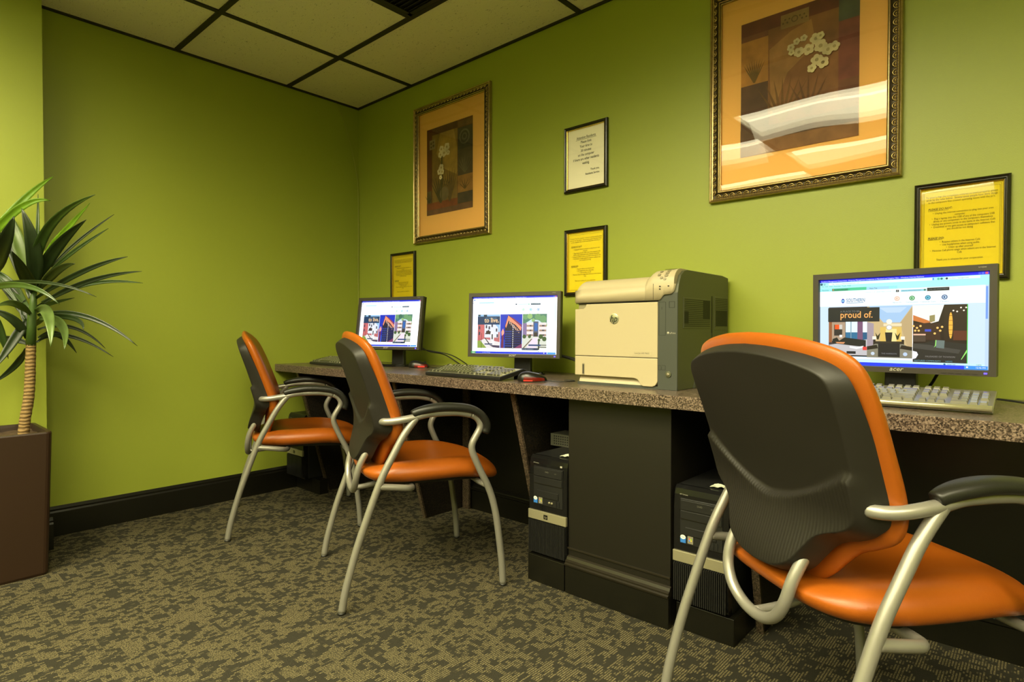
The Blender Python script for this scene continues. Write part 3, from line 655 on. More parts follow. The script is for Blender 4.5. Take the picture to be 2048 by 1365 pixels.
    # banner
    P.rect(.063, .335, .398, .497, rgb(24, 26, 34)); P.text('A PLACE TO BE', .145, .388, .0075, rgb(120, 125, 130), 'LEFT'); P.text('proud of.', .144, .452, .0275, rgb(255, 175, 95), 'LEFT', wide=.84, bold=.010)
    P.rect(0, .94, .985, .968, rgb(200, 235, 240)); P.rect(.063, .905, .593, .925, rgb(240, 250, 255)); P.circ(.775, .955, .006, rgb(30, 110, 150)); P.text('Internet', .79, .96, .0055, rgb(40, 130, 150), 'LEFT'); P.text('100%', .94, .96, .0055, rgb(40, 130, 150), 'LEFT')
    P.rect(.985, .135, 1, .968, rgb(190, 215, 245)); P.rect(.987, .15, .998, .48, rgb(110, 155, 235))
    P.rect(0, .962, 1, 1, rgb(25, 60, 240)); P.rect(.88, .962, 1, 1, rgb(60, 150, 245)); P.text('12:46 PM', .99, .987, .0055, W_, 'RIGHT'); P.rect(.89, .97, .90, .985, W_)

def make_monitor(name_label, pos, yaw, tilt, roll, art, base_z=CT, neckdx=0.0):
    # root sits on the counter; the head is placed by the measured screen centre
    t = thing('computer_monitor', (pos[0], pos[1] + .06, base_z), math.radians(yaw), name_label, 'monitor')
    R = Matrix.Rotation(math.radians(tilt), 4, 'X') @ Matrix.Rotation(math.radians(roll), 4, 'Y')
    Rz = Matrix.Rotation(math.radians(yaw), 4, 'Z').inverted()
    off = Rz @ Vector((0, -.06, pos[2] - base_z))
    T = Matrix.Translation(off) @ R
    def place(o): o.matrix_local = T; return o
    w, zt, zb = .2215, .146, -.1445; a, b = .204, .1275
    bz = MB()
    # bezel ring with chamfered opening
    out = [(-w, zt), (w, zt), (w, zb), (-w, zb)]; inn = [(-a, b), (a, b), (a, -b), (-a, -b)]
    for i in range(4):
        j = (i + 1) % 4
        o1, o2, i1, i2 = out[i], out[j], inn[i], inn[j]
        m1 = (i1[0] * 1.012, i1[1] * 1.016); m2 = (i2[0] * 1.012, i2[1] * 1.016)
        bz.add([(o1[0], -.010, o1[1]), (o2[0], -.010, o2[1]), (m2[0], -.010, m2[1]), (m1[0], -.010, m1[1]), (i1[0], -.001, i1[1]), (i2[0], -.001, i2[1]),
                (o1[0], .022, o1[1]), (o2[0], .022, o2[1])], [(0, 1, 2, 3), (3, 2, 5, 4), (0, 6, 7, 1)])
    place(bz.build('bezel', M['bezel'], t, fixn=True))
    bk = MB().prism([(-w, zb), (w, zb), (w, zt), (-w, zt)], .002, .024, 'y')
    bk.prism([(-w + .03, zb + .03), (w - .03, zb + .03), (w - .03, zt - .03), (-w + .03, zt - .03)], .024, .045, 'y')
    place(bk.build('back_shell', M['plastic_black'], t, bevel=.003))
    P = Paint(2 * a, 2 * b); P.k = 2
    art(P)
    place(P.mb.build('screen', M['screen'], t))
    g = text_geo('acer', .0165, 'CENTER', .25, .01)
    place(MB().add([(p[0] * 1.15, -.0104, p[1] + zb + .0055) for p in g[0]], g[1]).build('logo', M['logo_grey'], t))
    g = text_geo('V193W', .0055, 'RIGHT')
    place(MB().add([(p[0] + a - .004, -.0104, p[1] + zt - .009) for p in g[0]], g[1]).build('model_lettering', M['logo_grey'], t))
    pb = MB()
    for i in range(5): pb.box(a - .10 + i * .017, -.0106, zb + .004, a - .088 + i * .017, -.0098, zb + .0055)
    place(pb.build('buttons', M['plastic_black'], t))
    place(MB().box(a - .008, -.0112, zb + .006, a - .001, -.0098, zb + .010).build('power_light', M['blue_led'], t))
    # neck and foot
    nz = off.z + zb * math.cos(math.radians(tilt))
    nk = MB().prism([(-.041, .006), (.041, .006), (.038, nz + .05), (-.038, nz + .05)], -.003, .022, 'y')
    nk.build('neck', M['plastic_black'], t, bevel=.003)
    ft = MB(); pts = []
    for i in range(28):
        th = 2 * PI * i / 28; c, s_ = math.cos(th), math.sin(th)
        pts.append((.105 * abs(c) ** .55 * (1 if c > 0 else -1), -.01 + .072 * abs(s_) ** .7 * (1 if s_ > 0 else -1)))
    ft.prism(pts, .0, .008); ft.prism([(x * .9, -.008 + (y + .01) * .88) for x, y in pts], .008, .013)
    ft.build('foot', M['plastic_gloss'], t, bevel=.002)
    return t
m1 = make_monitor('lit monitor in the far corner, partly behind the middle chair', (.68, -.262, .982), 15.1, -8.5, 0, art_live)
m2 = make_monitor('lit monitor left of the printer, its page reading to live', (1.606, -.27, .968), 18.2, -2.6, 0, art_live)
m3 = make_monitor('lit monitor at the right end, its page reading proud of', (3.053, -.26, .970), -4.1, 1.2, 0, art_proud)
def cable(parent_loc, pts, r=.0028, parent=None):
    mb = MB().tube([Vector(p) for p in spline(pts, 8)], r, 8)
    o = mb.build('cable', M['cable'])
    o.parent = parent; o.matrix_parent_inverse = Matrix.Identity(4)
    o.matrix_local = (Matrix.Translation(parent.location) @ Matrix.Rotation(parent.rotation_euler[2], 4, 'Z')).inverted()
    return o
cable(0, [(1.63, -.215, .93), (1.66, -.16, .86), (1.75, -.10, .825), (1.90, -.06, .79), (2.05, -.04, .785)], .0032, m2)
cable(0, [(1.74, -.19, .845), (1.80, -.12, .825), (1.90, -.07, .80), (2.04, -.03, .79)], .0032, m2)
cable(0, [(1.70, -.18, .86), (1.76, -.12, .835), (1.86, -.06, .81), (2.03, -.025, .80)], .0025, m2)
cable(0, [(.72, -.20, .93), (.80, -.10, .835), (.90, -.05, .81), (1.02, -.03, .753), (1.06, -.03, .751)], .0032, m1)
cable(0, [(.80, -.22, .85), (.86, -.10, .83), (.95, -.05, .81), (1.05, -.04, .77), (1.08, -.04, .7505)], .0028, m1)
cable(0, [(3.07, -.215, .90), (3.14, -.12, .86), (3.12, -.07, .80), (3.09, -.04, .752)], .0042, m3)
cable(0, [(2.97, -.20, .86), (2.90, -.12, .84), (2.80, -.08, .83), (2.72, -.06, .7515)], .0036, m3)
kc = MB().tube(spline([(3.02, -.20, .7495), (3.12, -.16, .757), (3.26, -.14, .757), (3.36, -.16, .750), (3.45, -.13, .7495), (3.6, -.12, .7495)], 8), .0028, 8)
tag(kc.build('loose_cable', M['cable']), 'black cable lying behind the keyboard at the right end', 'cable')

# ---- keyboards ---------------------------------------------------------
def keyrows():
    u = .019; rows = []
    def row(y, z, items, x0=.012):
        x = x0
        for it in items:
            if it < 0: x += -it * u
            else: rows.append((x + .0008, y, x + it * u - .0008, y + .0172, z)); x += it * u
    row(.012, 0, [1.25, 1.25, 1.25, 6.25, 1.25, 1.25, 1.25, 1.25, -.4, 1, 1, 1, -.4, 2, 1, 1])
    row(.031, 1, [2.25] + [1] * 10 + [2.75, -1.4, 1, -1.4, 1, 1, 1])
    row(.050, 2, [1.75] + [1] * 11 + [2.25, -3.8, 1, 1, 1, 1])
    row(.069, 3, [1.5] + [1] * 12 + [1.5, -.4, 1, 1, 1, -.4, 1, 1, 1, 1])
    row(.088, 4, [1] * 13 + [2, -.4, 1, 1, 1, -.4, 1, 1, 1, 1])
    row(.113, 5, [1, -1, 1, 1, 1, 1, -.5, 1, 1, 1, 1, -.5, 1, 1, 1, 1, -.4, 1, 1, 1])
    return rows
def keyboard(loc, rz, label, covered=False):
    t = thing('keyboard', loc, math.radians(rz), label, 'keyboard')
    W, D = .455, .158; rise = .030 if not covered else .034
    zf = .014
    body = MB().prism([(0, .003), (.0, zf), (.004, zf + .002), (D - .02, zf + rise - .002), (D, zf + rise - .006), (D, rise + .0), (D - .01, rise - .004), (.01, .001)], 0, W, 'x')
    body.build('body', M['cover_film'] if covered else M['plastic_black'], t, bevel=.002)
    sl = (rise) / D
    keys = MB(); edge = MB()
    for (x0, y0, x1, y1, k) in keyrows():
        zb_ = zf + .001 + sl * y0; zt_ = zb_ + .0085
        i = .0026
        vs = [(x0, y0, zb_), (x1, y0, zb_), (x1, y1, zb_ + sl * .017), (x0, y1, zb_ + sl * .017),
              (x0 + i, y0 + i * .6, zt_), (x1 - i, y0 + i * .6, zt_), (x1 - i, y1 - i, zt_ + sl * .015), (x0 + i, y1 - i, zt_ + sl * .015)]
        keys.add(vs, [(4, 5, 6, 7), (0, 1, 5, 4), (2, 3, 7, 6)]); keys.add(vs, [(1, 2, 6, 5), (3, 0, 4, 7)], mi=1)
    keys.build('keys', [M['cover_key'], M['cover_key']] if covered else [M['kb_key'], M['kb_gap']], t)
    pl = MB().add([(.006, .008, zf + .0022 + sl * .008), (W - .006, .008, zf + .0022 + sl * .008), (W - .006, .133, zf + .0022 + sl * .133), (.006, .133, zf + .0022 + sl * .133)], [(0, 1, 2, 3)])
    s = pl.build('key_bed', M['cover_film'] if covered else M['kb_gap'], t)
    if covered:
        MB().tube([(0.002, -.003, .014), (W - .002, -.003, .014)], .0075, 12).build('front_rail', M['silver_plastic'], t)
    for x in (.03, W - .05):
        MB().prism([(D - .022, 0), (D - .014, 0), (D - .008, rise), (D - .020, rise)], x, x + .018, 'x').build('foot', M['plastic_black'], t)
    return t
M['film'] = None
keyboard((1.337, -.552, CT), -1.0, 'black keyboard in front of the monitor left of the printer')
keyboard((.183, -.46, CT), 0.0, 'black keyboard in the far corner, half behind the middle chair')
keyboard((2.822, -.452, CT), 0.0, 'pale keyboard under a clear cover in front of the right monitor', True)

# ---- mice ------------------------------------------------------------
def mouse(loc, rz, label, cord, big=False):
    t = thing('computer_mouse', loc, math.radians(rz), label, 'mouse')
    L_, Wd, Hh = .058, .031, .036
    rows = []; n = 14; m = 20
    for i in range(n + 1):
        v_ = i / n; ph = v_ * PI / 2
        row = []
        for j in range(m):
            th = 2 * PI * j / m
            r = math.cos(ph) ** .55
            x = L_ * r * math.cos(th); y = Wd * r * math.sin(th) * (1 - .18 * math.cos(th))
            z = .004 + Hh * math.sin(ph) ** .95 * (1 - .28 * (x + L_ * .25) / L_ * (1 if x > -L_ * .25 else .35))
            row.append((x, y, z))
        rows.append(row)
    b = MB().grid(rows, close=True); b.add(rows[0], [tuple(range(m))[::-1]]); b.build('shell', M['mouse_plastic'], t, fixn=True)
    def patch(i0, i1, j0, j1): return [[(x * 1.012, y * 1.012, z * 1.008 + .0002) for x, y, z in [rows[i][j % m] for j in range(j0, j1)]] for i in range(i0, i1)]
    MB().grid(patch(0, 5, 13, 19) if big else patch(0, 6, 14, 19)).build('red_side_window', M['mouse_red'], t)
    g = MB(); rr = [[(x * 1.02, y * 1.02, z) for x, y, z in r] for r in (patch(0, 2, 13, 16) if big else patch(0, 3, 15, 18))]
    g.grid(rr); g.build('red_glow', M['red'], t)
    MB().box(-L_ * .8, -Wd * .7, 0, L_ * .8, Wd * .7, .005).build('base', M['plastic_black'], t)
    MB().tube([(L_ * .55, -.003, .027), (L_ * .55, .003, .027)], .008, 12).build('wheel', M['dark_metal'], t)
    MB().tube(spline(cord, 6), .0016, 6).build('cord', M['cable'], t)
    return t
mouse((1.895, -.485, CT), 42, 'black mouse glowing red beside the printer', [(.055, 0, .006), (.09, -.01, .0018), (.13, -.012, .0018), (.165, .01, .0018), (.16, .05, .0018), (.13, .06, .0018)], True)
mouse((.905, -.235, CT), 38, 'black mouse glowing red beside the far corner monitor', [(.055, 0, .006), (.08, .01, .0018), (.12, .03, .0018), (.15, .07, .0018)])

# ---- printer ----------------------------------------------------------
pr = thing('laser_printer', (2.063, -.432, CT), 0, 'cream and dark grey laser printer standing on the countertop', 'printer')
PW, PD = .408, .412
side = [(.006, 0), (.0, .012), (0, .325), (.006, .352), (.022, .382), (.048, .398), (.07, .402), (.36, .402), (.412, .396), (.412, .02), (.40, 0)]
MB().prism(side, PW - .070, PW, 'x').build('right_side', M['prt_side'], pr, bevel=.002)
body = [(.02, .0), (.02, .36), (.05, .375), (.40, .375), (.41, .36), (.41, 0)]
MB().prism(body, .004, PW - .069, 'x').build('body', M['prt_grey'], pr, bevel=.002)
MB().box(PW - .071, -.0025, .0, PW - .0005, .006, .324).build('front_column', M['prt_grey'], pr, bevel=.0015)
XD = .338
# front door with the notch at its top left
door = [(.0, .106), (XD, .106), (XD, .294), (.050, .294), (.046, .284), (.036, .277), (.0, .277)]
dr = MB().prism(door, -.006, .021, 'y').build('front_door', M['cream'], pr, bevel=.002)
MB().box(.010, .004, .274, .05, .02, .298).build('door_grip', M['cream_dark'], dr)
tray = [(0, .034), (.250, .034), (.262, .030), (.270, .022), (.275, .012), (.285, .008), (.318, .008), (.330, .013), (.338, .026), (.338, .104), (0, .104)]
ty = MB().prism(tray, -.006, .021, 'y').build('paper_tray', M['cream'], pr, bevel=.002)
MB().prism([(.004, .008), (.021, .008), (.021, .036), (.015, .034)], .012, .272, 'x').build('tray_grip', M['cream'], ty)
MB().box(.010, .002, .0, .33, .022, .008).build('tray_base', M['prt_grey'], ty)
rs = MB(); q = []
for x0, x1, z0, z1 in ((.033, .0435, .036, .078),): rs.prism([(x0, z0 + .004), (x0 + .002, z0), (x1 - .002, z0), (x1, z0 + .004), (x1, z1 - .004), (x1 - .002, z1), (x0 + .002, z1), (x0, z1 - .004)], -.0075, -.005, 'y')
win = rs.build('paper_gauge', M['cream_dark'], ty, bevel=.0006)
MB().box(.0365, -.0082, .040, .0405, -.007, .074).build('gauge_slot', M['seam'], win)
# top cover: rounded front, left part lower
def cov(x0, x1, zt, r, y_back=.30):
    pts = [(-.008, .300), (-.008, .345)]
    for k in range(1, 8):
        a = PI - k * (PI / 2) / 7
        pts.append((-.008 + r + r * math.cos(a), zt - r + r * math.sin(a)))
    pts += [(y_back, zt - .004), (y_back, zt - .03), (.02, .300)]
    return pts
lc = MB(); rows = []
ns = 24
for k in range(ns + 1):
    x = k / ns
    if x < .5: q_ = x / .5; xx = .002 + .030 * (1 - math.cos(q_ * PI / 2)); zt = .354 + .028 * math.sin(q_ * PI / 2)
    else: xx = .032 + (x - .5) / .5 * (.318 - .032); zt = .382 + .003 * (x - .5)
    rows.append([(xx, y, z if i not in range(2, 12) else z) for i, (y, z) in enumerate(cov(0, 0, zt, .048))])
lc.grid(rows, close=True); lc.add(rows[0], [tuple(range(len(rows[0])))]); lc.add(rows[-1], [tuple(range(len(rows[-1])))[::-1]])
tc_ = lc.build('top_cover', M['cream'], pr, fixn=True)
hp_ = MB(); rows = []
for x, zt, zb_ in ((.292, .3835, .300), (.300, .388, .300), (.307, .395, .300), (.316, .4005, .300), (.325, .402, .300), (.339, .4025, .300), (.344, .4027, .301), (.350, .403, .306), (.355, .4031, .313), (.362, .4034, .3175), (.382, .404, .3185), (.389, .4043, .3215), (.394, .4046, .328), (.3965, .4048, .338), (.398, .405, .352)):
    rows.append([(x, y - .001, max(z, zb_) if i < 2 or i == 11 else z) for i, (y, z) in enumerate([(-.008, zb_)] + cov(0, 0, zt, .050)[1:-1] + [(.02, zb_)])])
hp_.grid(rows, close=True); hp_.add(rows[0], [tuple(range(len(rows[0])))]); hp_.add(rows[-1], [tuple(range(len(rows[-1])))[::-1]])
cp = hp_.build('control_panel', M['cream'], pr, fixn=True)
sk = MB()
for z in (.2975, .105): sk.box(.002, -.0035, z - .0012, .338, .012, z + .0012)
sk.box(.3225, -.0095, .301, .3235, .0, .355)
sk.build('seams', M['seam'], pr)
def on_front(pts_z, x, y=-.0093):
    pass
bt = MB()
def pcyl(mb, x, z, y0, y1, r, n=16): mb.tube([(x, y0, z), (x, y1, z)], r, n)
# buttons lie on the rounded slope of the panel
def slope(t_, r=.050, zt=.4035):
    a = PI - t_ * PI / 2; return (-.009 + r + r * math.cos(a), zt - r + r * math.sin(a), a)
def pbut(x, t_, w, h, m, nm):
    y, z, a = slope(t_); n = Vector((0, math.cos(a), math.sin(a))); u = Vector((1, 0, 0)); vv = n.cross(u)
    c = Vector((x, y, z)) + n * .0006; pts = []
    for k in range(14):
        th = 2 * PI * k / 14; pts.append(c + u * w * math.copysign(abs(math.cos(th)) ** .6, math.cos(th)) + vv * h * math.copysign(abs(math.sin(th)) ** .6, math.sin(th)))
    vs = pts + [p + n * .0012 for p in pts]; k = 14
    MB().add(vs, [tuple(range(k, 2 * k))] + [(i, (i + 1) % k, k + (i + 1) % k, k + i) for i in range(k)]).build(nm, m, cp, fixn=True)
for x, t_, w, h in ((.343, .62, .0055, .005), (.340, .42, .0055, .005), (.369, .66, .0065, .005), (.368, .50, .0065, .005), (.367, .36, .0065, .005), (.351, .26, .005, .0042), (.364, .20, .005, .0042)):
    pbut(x, t_, w, h, M['cream_dark'], 'button')
pbut(.366, .93, .021, .0085, M['plastic_gloss'], 'display')
for x, z in ((.348, .345), (.348, .336), (.379, .345)): pbut(x, -.0, .0028, .0018, M['seam'], 'icon'); cp.children[-1].location = (0, -.0003, z - .3535)
badge = MB(); badge.tube([(.170, -.0085, .240), (.170, -.005, .240)], .0185, 28); bd = badge.build('badge', M['gold_badge'], pr, bevel=.0008)
g = text_geo('hp', .034, 'CENTER', .35, .004)
MB().add([(p[0] * .92 + .167, -.0092, p[1] + .229) for p in g[0]], g[1]).build('logo', M['seam'], bd)
npm = MB().box(.242, -.0068, .112, .318, -.0058, .129).build('name_plate', M['cream'], pr, bevel=.0004)
g = text_geo('LaserJet 600 M602', .0075)
MB().add([(p[0] + .280, -.0071, p[1] + .118) for p in g[0]], g[1]).build('lettering', M['prt_grey'], npm)
pw = MB(); pw.tube([(.377, -.006, .053), (.377, 0, .053)], .0105, 20); pwb = pw.build('power_button', M['prt_side'], pr, bevel=.0008)
MB().tube([(.377, -.0072, .053), (.377, -.005, .053)], .0055, 16).build('button_cap', M['cream_dark'], pwb)
fl = MB()
def outline(mb, x0, z0, x1, z1, t=.0009, y=-.0030):
    mb.box(x0, y, z0, x1, y + .001, z0 + t); mb.box(x0, y, z1 - t, x1, y + .001, z1); mb.box(x1 - t, y, z0, x1, y + .001, z1); mb.box(x0, y, z0, x0 + t, y + .001, z1)
outline(fl, .341, .182, .366, .293); outline(fl, .378, .273, .398, .294, .0012); outline(fl, .339, .066, .366, .082)
fl.build('panel_outlines', M['seam'], pr)
lt = MB()
for tx, x, z, s in (('1', .352, .268, .013), ('2', .351, .069, .013)):
    g = text_geo(tx, s); lt.add([(p[0] + x, -.0031, p[1] + z) for p in g[0]], g[1])
lt.build('tray_numbers', M['seam'], pr)
g = text_geo('ePrint', .0085, 'LEFT')
kl = MB(); kl.add([(p[0] + .381, -.0031, p[1] + .187) for p in g[0]], g[1]); kl.tube([(.375, -.0033, .190), (.375, -.0026, .190)], .0042, 12)
kl.build('side_lettering', M['logo_grey'], pr)
MB().prism([(-.0, 0), (.412, 0), (.412, .010), (0, .010)], 0.008, PW - .004, 'x').build('base', M['prt_grey'], pr)
# side vents
sv = MB(); x = PW + .0002
sv.box(x - .001, .038, .205, x + .0012, .252, .309)
vent = sv.build('side_vent', M['prt_side'], pr, bevel=.0015)
sl = MB()
for k in range(15):
    z = .212 + k * .0064
    sl.box(x + .0008, .046, z, x + .0020, .246, z + .0022)
sl.build('vent_slots', M['seam'], vent)
dk = MB(); dk.box(x + .0008, .044, .222, x + .0016, .075, .262); dk.box(x + .0008, .190, .240, x + .0016, .246, .304); dk.build('vent_openings', M['seam'], vent)
sv2 = MB(); sv2.box(x - .001, .285, .200, x + .0012, .405, .322); v2 = sv2.build('rear_vent', M['prt_side'], pr, bevel=.0015)
sl = MB()
for k in range(17): sl.box(x + .0008, .294, .214 + k * .0062, x + .0020, .402, .2162 + k * .0062)
sl.box(x + .0008, .298, .216, x + .0015, .400, .272)
sl.build('vent_slots', M['seam'], v2)
sm_ = MB(); sm_.box(x - .001, .262, .19, x + .0006, .270, .322); sm_.box(x - .001, .266, .06, x + .0006, .268, .19); sm_.build('side_seam', M['seam'], pr)
MB().prism([(.118, 0.001), (.128, .024), (.20, .030), (.24, .020), (.25, 0.001)], x - .002, x + .0012, 'x').build('side_handle', M['prt_grey'], pr)
MB().box(.02, .10, .368, .30, .40, .380).build('output_bin', M['cream_dark'], pr, bevel=.004)

# ---- framed things on the wall -----------------------------------------
def frame_sweep(mb, w, h, prof, closed_back=True, **k):
    # prof: list of (inset, height) from the outer edge inwards; frame centre at origin, facing -Y
    rows = []
    for d, e in prof:
        a, b = w / 2 - d, h / 2 - d
        rows.append([(-a, -e, -b), (a, -e, -b), (a, -e, b), (-a, -e, b)])
    vs = [p for r in rows for p in r]; fs = []
    for i in range(len(rows) - 1):
        for j in range(4): fs.append((i * 4 + j, i * 4 + (j + 1) % 4, (i + 1) * 4 + (j + 1) % 4, (i + 1) * 4 + j))
    mb.add(vs, fs, **k)
def sign(loc, w, h, paper_fn, label, name='framed_notice'):
    t = thing(name, loc, 0, label, 'sign')
    mb = MB(); frame_sweep(mb, w, h, [(0, 0), (0, .010), (.002, .014), (.006, .016), (.009, .0145), (.011, .0145), (.013, .012), (.0155, .0115), (.0155, .004)])
    mb.build('frame', M['frame_black'], t, fixn=True)
    mb = MB(); frame_sweep(mb, w, h, [(.0155, .0035), (.0155, .0118), (.0175, .0108), (.0185, .0035)])
    mb.build('inner_lip', M['frame_gold_lip'], t, fixn=True)
    P = Paint(w - .035, h - .035); P.step = .00005
    P.mb.box(-P.w / 2 - .003, -.001, -P.h / 2 - .003, P.w / 2 + .003, .0, P.h / 2 + .003, col=rgb(230, 225, 190)); P.k = 22
    paper_fn(P)
    o = P.mb.build('paper', M['print'], t); o.location = (0, -.003, 0)
    g = MB().add([(-P.w / 2, 0, -P.h / 2), (P.w / 2, 0, -P.h / 2), (P.w / 2, 0, P.h / 2), (-P.w / 2, 0, P.h / 2)], [(0, 1, 2, 3)])
    g = g.build('glass', M['glass_flat'], t); g.location = (0, -.0075, 0)
    return t
YEL = rgb(226, 205, 0); INK = rgb(100, 86, 0)
def yellow(P):
    P.rect(0, 0, 1, 1, YEL)
    def ln(x0, y0, x1, y1): P.rect(x0, y0, x1, y1, INK)
    for o in (.02, .036):
        c = .004
        ln(o, o, 1 - o, o + .003); ln(o, 1 - o - .003, 1 - o, 1 - o); ln(o, o, o + c, 1 - o); ln(1 - o - c, o, 1 - o, 1 - o)
    s = .0092; S_ = dict(bold=.006)
    for t_, y in (('To ensure that the computers continue to work properly, please', .105), ('abide by the rules below.  Several times people have done things', .135), ("to the computers that created operating issues with the pc's.", .165)): P.text(t_, .5, y, .0082, INK, wide=.80)
    P.text('PLEASE DO NOT:', .09, .245, s, INK, 'LEFT', shear=.2, bold=.02, wide=.85); ln(.09, .251, .345, .254)
    for t_, x, y in (('\u2022  Unplug the internet connection to plug into your own', .53, .29), ('computer', .5, .32), ('\u2022  Plug a laptop into the USB of any of the computers USB', .53, .352), ('drives or any component to the computers themselves', .53, .382),
                     ('\u2022  Unplug any powers cords to any items in the Internet Caf\u00e9', .52, .414), ('\u2022  Download or try gain access to computers software that', .53, .446), ('you should be not doing', .5, .476)): P.text(t_, x - .01, y, .0082, INK, wide=.78)
    P.text('PLEASE DO:', .09, .575, s, INK, 'LEFT', shear=.2, bold=.02, wide=.85); ln(.09, .581, .275, .584)
    for t_, x, y in (('\u2022  Respect others in the Internet Caf\u00e9', .5, .62), ('\u2022  Use headphones when using audio.', .5, .652), ('\u2022  Clean up after yourself', .5, .684), ('\u2022  Minimize Cell phone usage when others are in the Internet', .53, .716), ('Caf\u00e9', .5, .748), ('Thank you in advance for your cooperation.', .5, .82)): P.text(t_, x - .01, y, .0082, INK, wide=.78)
def attention(P):
    P.rect(0, 0, 1, 1, rgb(236, 230, 205)); K = rgb(58, 54, 40)
    P.text('Attention Residents', .5, .175, .0175, K, wide=.74, bold=.015); P.rect(.22, .185, .78, .190, K)
    for t_, y in (('Please limit', .25), ('Your time to', .322), ('30 minutes', .394), ('on the computer', .466), ('if there are other residents', .538), ('waiting.', .61)): P.text(t_, .5, y, .0165, K, wide=.78, bold=.015)
    P.text('Thank you,', .86, .735, .0125, K, 'RIGHT', wide=.85, bold=.015); P.text('Residents Service', .86, .80, .0125, K, 'RIGHT', wide=.85, bold=.015)
def sg(x0, x1, z0, z1, fn, label, rot=0):
    t = sign(((x0 + x1) / 2, -.001, (z0 + z1) / 2), x1 - x0, z1 - z0, fn, label); t.rotation_euler = (0, math.radians(rot), 0); return t
sg(.357, .5945, 1.112, 1.4156, yellow, 'black-framed yellow rules notice above the far corner monitor')
sg(1.692, 1.9234, 1.104, 1.410, yellow, 'black-framed yellow rules notice partly behind the printer')
sg(3.0557, 3.288, 1.0939, 1.3982, yellow, 'black-framed yellow rules notice above the right monitor')
sg(1.690, 1.926, 1.5793, 1.882, attention, 'black-framed white notice headed Attention Residents')

def ornate(x0, x1, z0, z1, art_rect, art_fn, label):
    w, h = x1 - x0, z1 - z0; cx, cz = (x0 + x1) / 2, (z0 + z1) / 2
    t = thing('framed_picture', (cx, -.001, cz), 0, label, 'picture')
    mb = MB()
    prof = [(0, 0), (0, .016), (.002, .020), (.005, .022), (.008, .020), (.010, .016), (.014, .0145), (.026, .0145), (.031, .017), (.033, .020), (.035, .0205), (.037, .018), (.0385, .018), (.040, .014), (.043, .012), (.043, .004)]
    frame_sweep(mb, w, h, prof[:6] + [(.014, .0145)], mi=0); frame_sweep(mb, w, h, prof[6:9], mi=1); frame_sweep(mb, w, h, prof[8:11], mi=1); frame_sweep(mb, w, h, prof[10:13], mi=0); frame_sweep(mb, w, h, prof[12:14], mi=1); frame_sweep(mb, w, h, prof[13:], mi=0)
    fo = mb.build('frame', [M['frame_bronze'], M['frame_hollow']], t, fixn=True)
    # carved ornament running in the hollow of the frame
    orn = MB(); pitch = .026
    def motif(c, ux, uz, s=1.0):
        # arch + bead, ux along the frame, uz towards the inside
        pts = []
        for k in range(9):
            a = PI * k / 8; pts.append(c + ux * (.0105 * math.cos(a)) + uz * (-.006 + .0125 * math.sin(a)) + Vector((0, -.0155 - .003 * math.sin(a), 0)))
        orn.tube(pts, .0019, 5)
        b0 = c + uz * (-.001)
        orn.tube([b0 + Vector((0, -.0145, 0)), b0 + Vector((0, -.0185, 0)), b0 + Vector((0, -.0205, 0))], [.0042, .0036, .0012], 7)
        pts = []
        for k in range(7):
            a = PI * k / 6; pts.append(c + ux * (.0065 * math.cos(a)) + uz * (-.005 + .0065 * math.sin(a)) + Vector((0, -.0165, 0)))
        orn.tube(pts, .0012, 4)
    for sx, sz, ux, uz, Ln in ((0, -1, Vector((1, 0, 0)), Vector((0, 0, 1)), w), (0, 1, Vector((1, 0, 0)), Vector((0, 0, -1)), w), (-1, 0, Vector((0, 0, 1)), Vector((1, 0, 0)), h), (1, 0, Vector((0, 0, 1)), Vector((-1, 0, 0)), h)):
        n = int((Ln - .05) / pitch)
        for i in range(n):
            s_ = (i - (n - 1) / 2) * (Ln - .05) / n
            c = ux * s_ + Vector((sx * (w / 2 - .0205), 0, sz * (h / 2 - .0205)))
            motif(c, ux, uz)
    orn.build('carved_ornament', M['frame_bronze'], fo)
    P = Paint(w - .084, h - .084); P.step = .00006
    P.rect(0, 0, 1, 1, rgb(244, 192, 106))
    o = P.mb.build('mat_board', M['print'], t); o.location = (0, -.003, 0)
    ax0, ax1, az0, az1 = art_rect
    Q = Paint(ax1 - ax0, az1 - az0); Q.step = .00005; art_fn(Q)
    o = Q.mb.build('art_print', M['art'], t); o.location = ((ax0 + ax1) / 2 - cx, -.0036, (az0 + az1) / 2 - cz)
    a, b = w / 2 - .041, h / 2 - .041
    nx = 2
    g = MB().add([(-a, 0, -b), (a, 0, -b), (a, 0, b), (-a, 0, b)], [(0, 1, 2, 3)]).build('glass', M['glass'], t)
    g.location = (0, -.009, 0)
    return t
def flower(P, cx, cy, r, col, col2):
    for k in range(5):
        a = 2 * PI * k / 5 + cx * 20
        P.circ(cx + r * .6 * math.cos(a), cy + r * .6 * math.sin(a) * P.w / P.h, r * .55, col, n=9)
    P.circ(cx, cy, r * .35, col2, n=8)
def blades(P, cx, cy, n, L_, spread, col, wd=.012):
    for k in range(n):
        a = (k - (n - 1) / 2) / n * spread; dx = math.sin(a) * L_; dy = -math.cos(a) * L_ * P.w / P.h
        P.poly([(cx - wd, cy), (cx + dx * .5 - wd * .7 + dx * .06, cy + dy * .55), (cx + dx, cy + dy), (cx + dx * .5 + wd * .7, cy + dy * .5), (cx + wd, cy)], col)
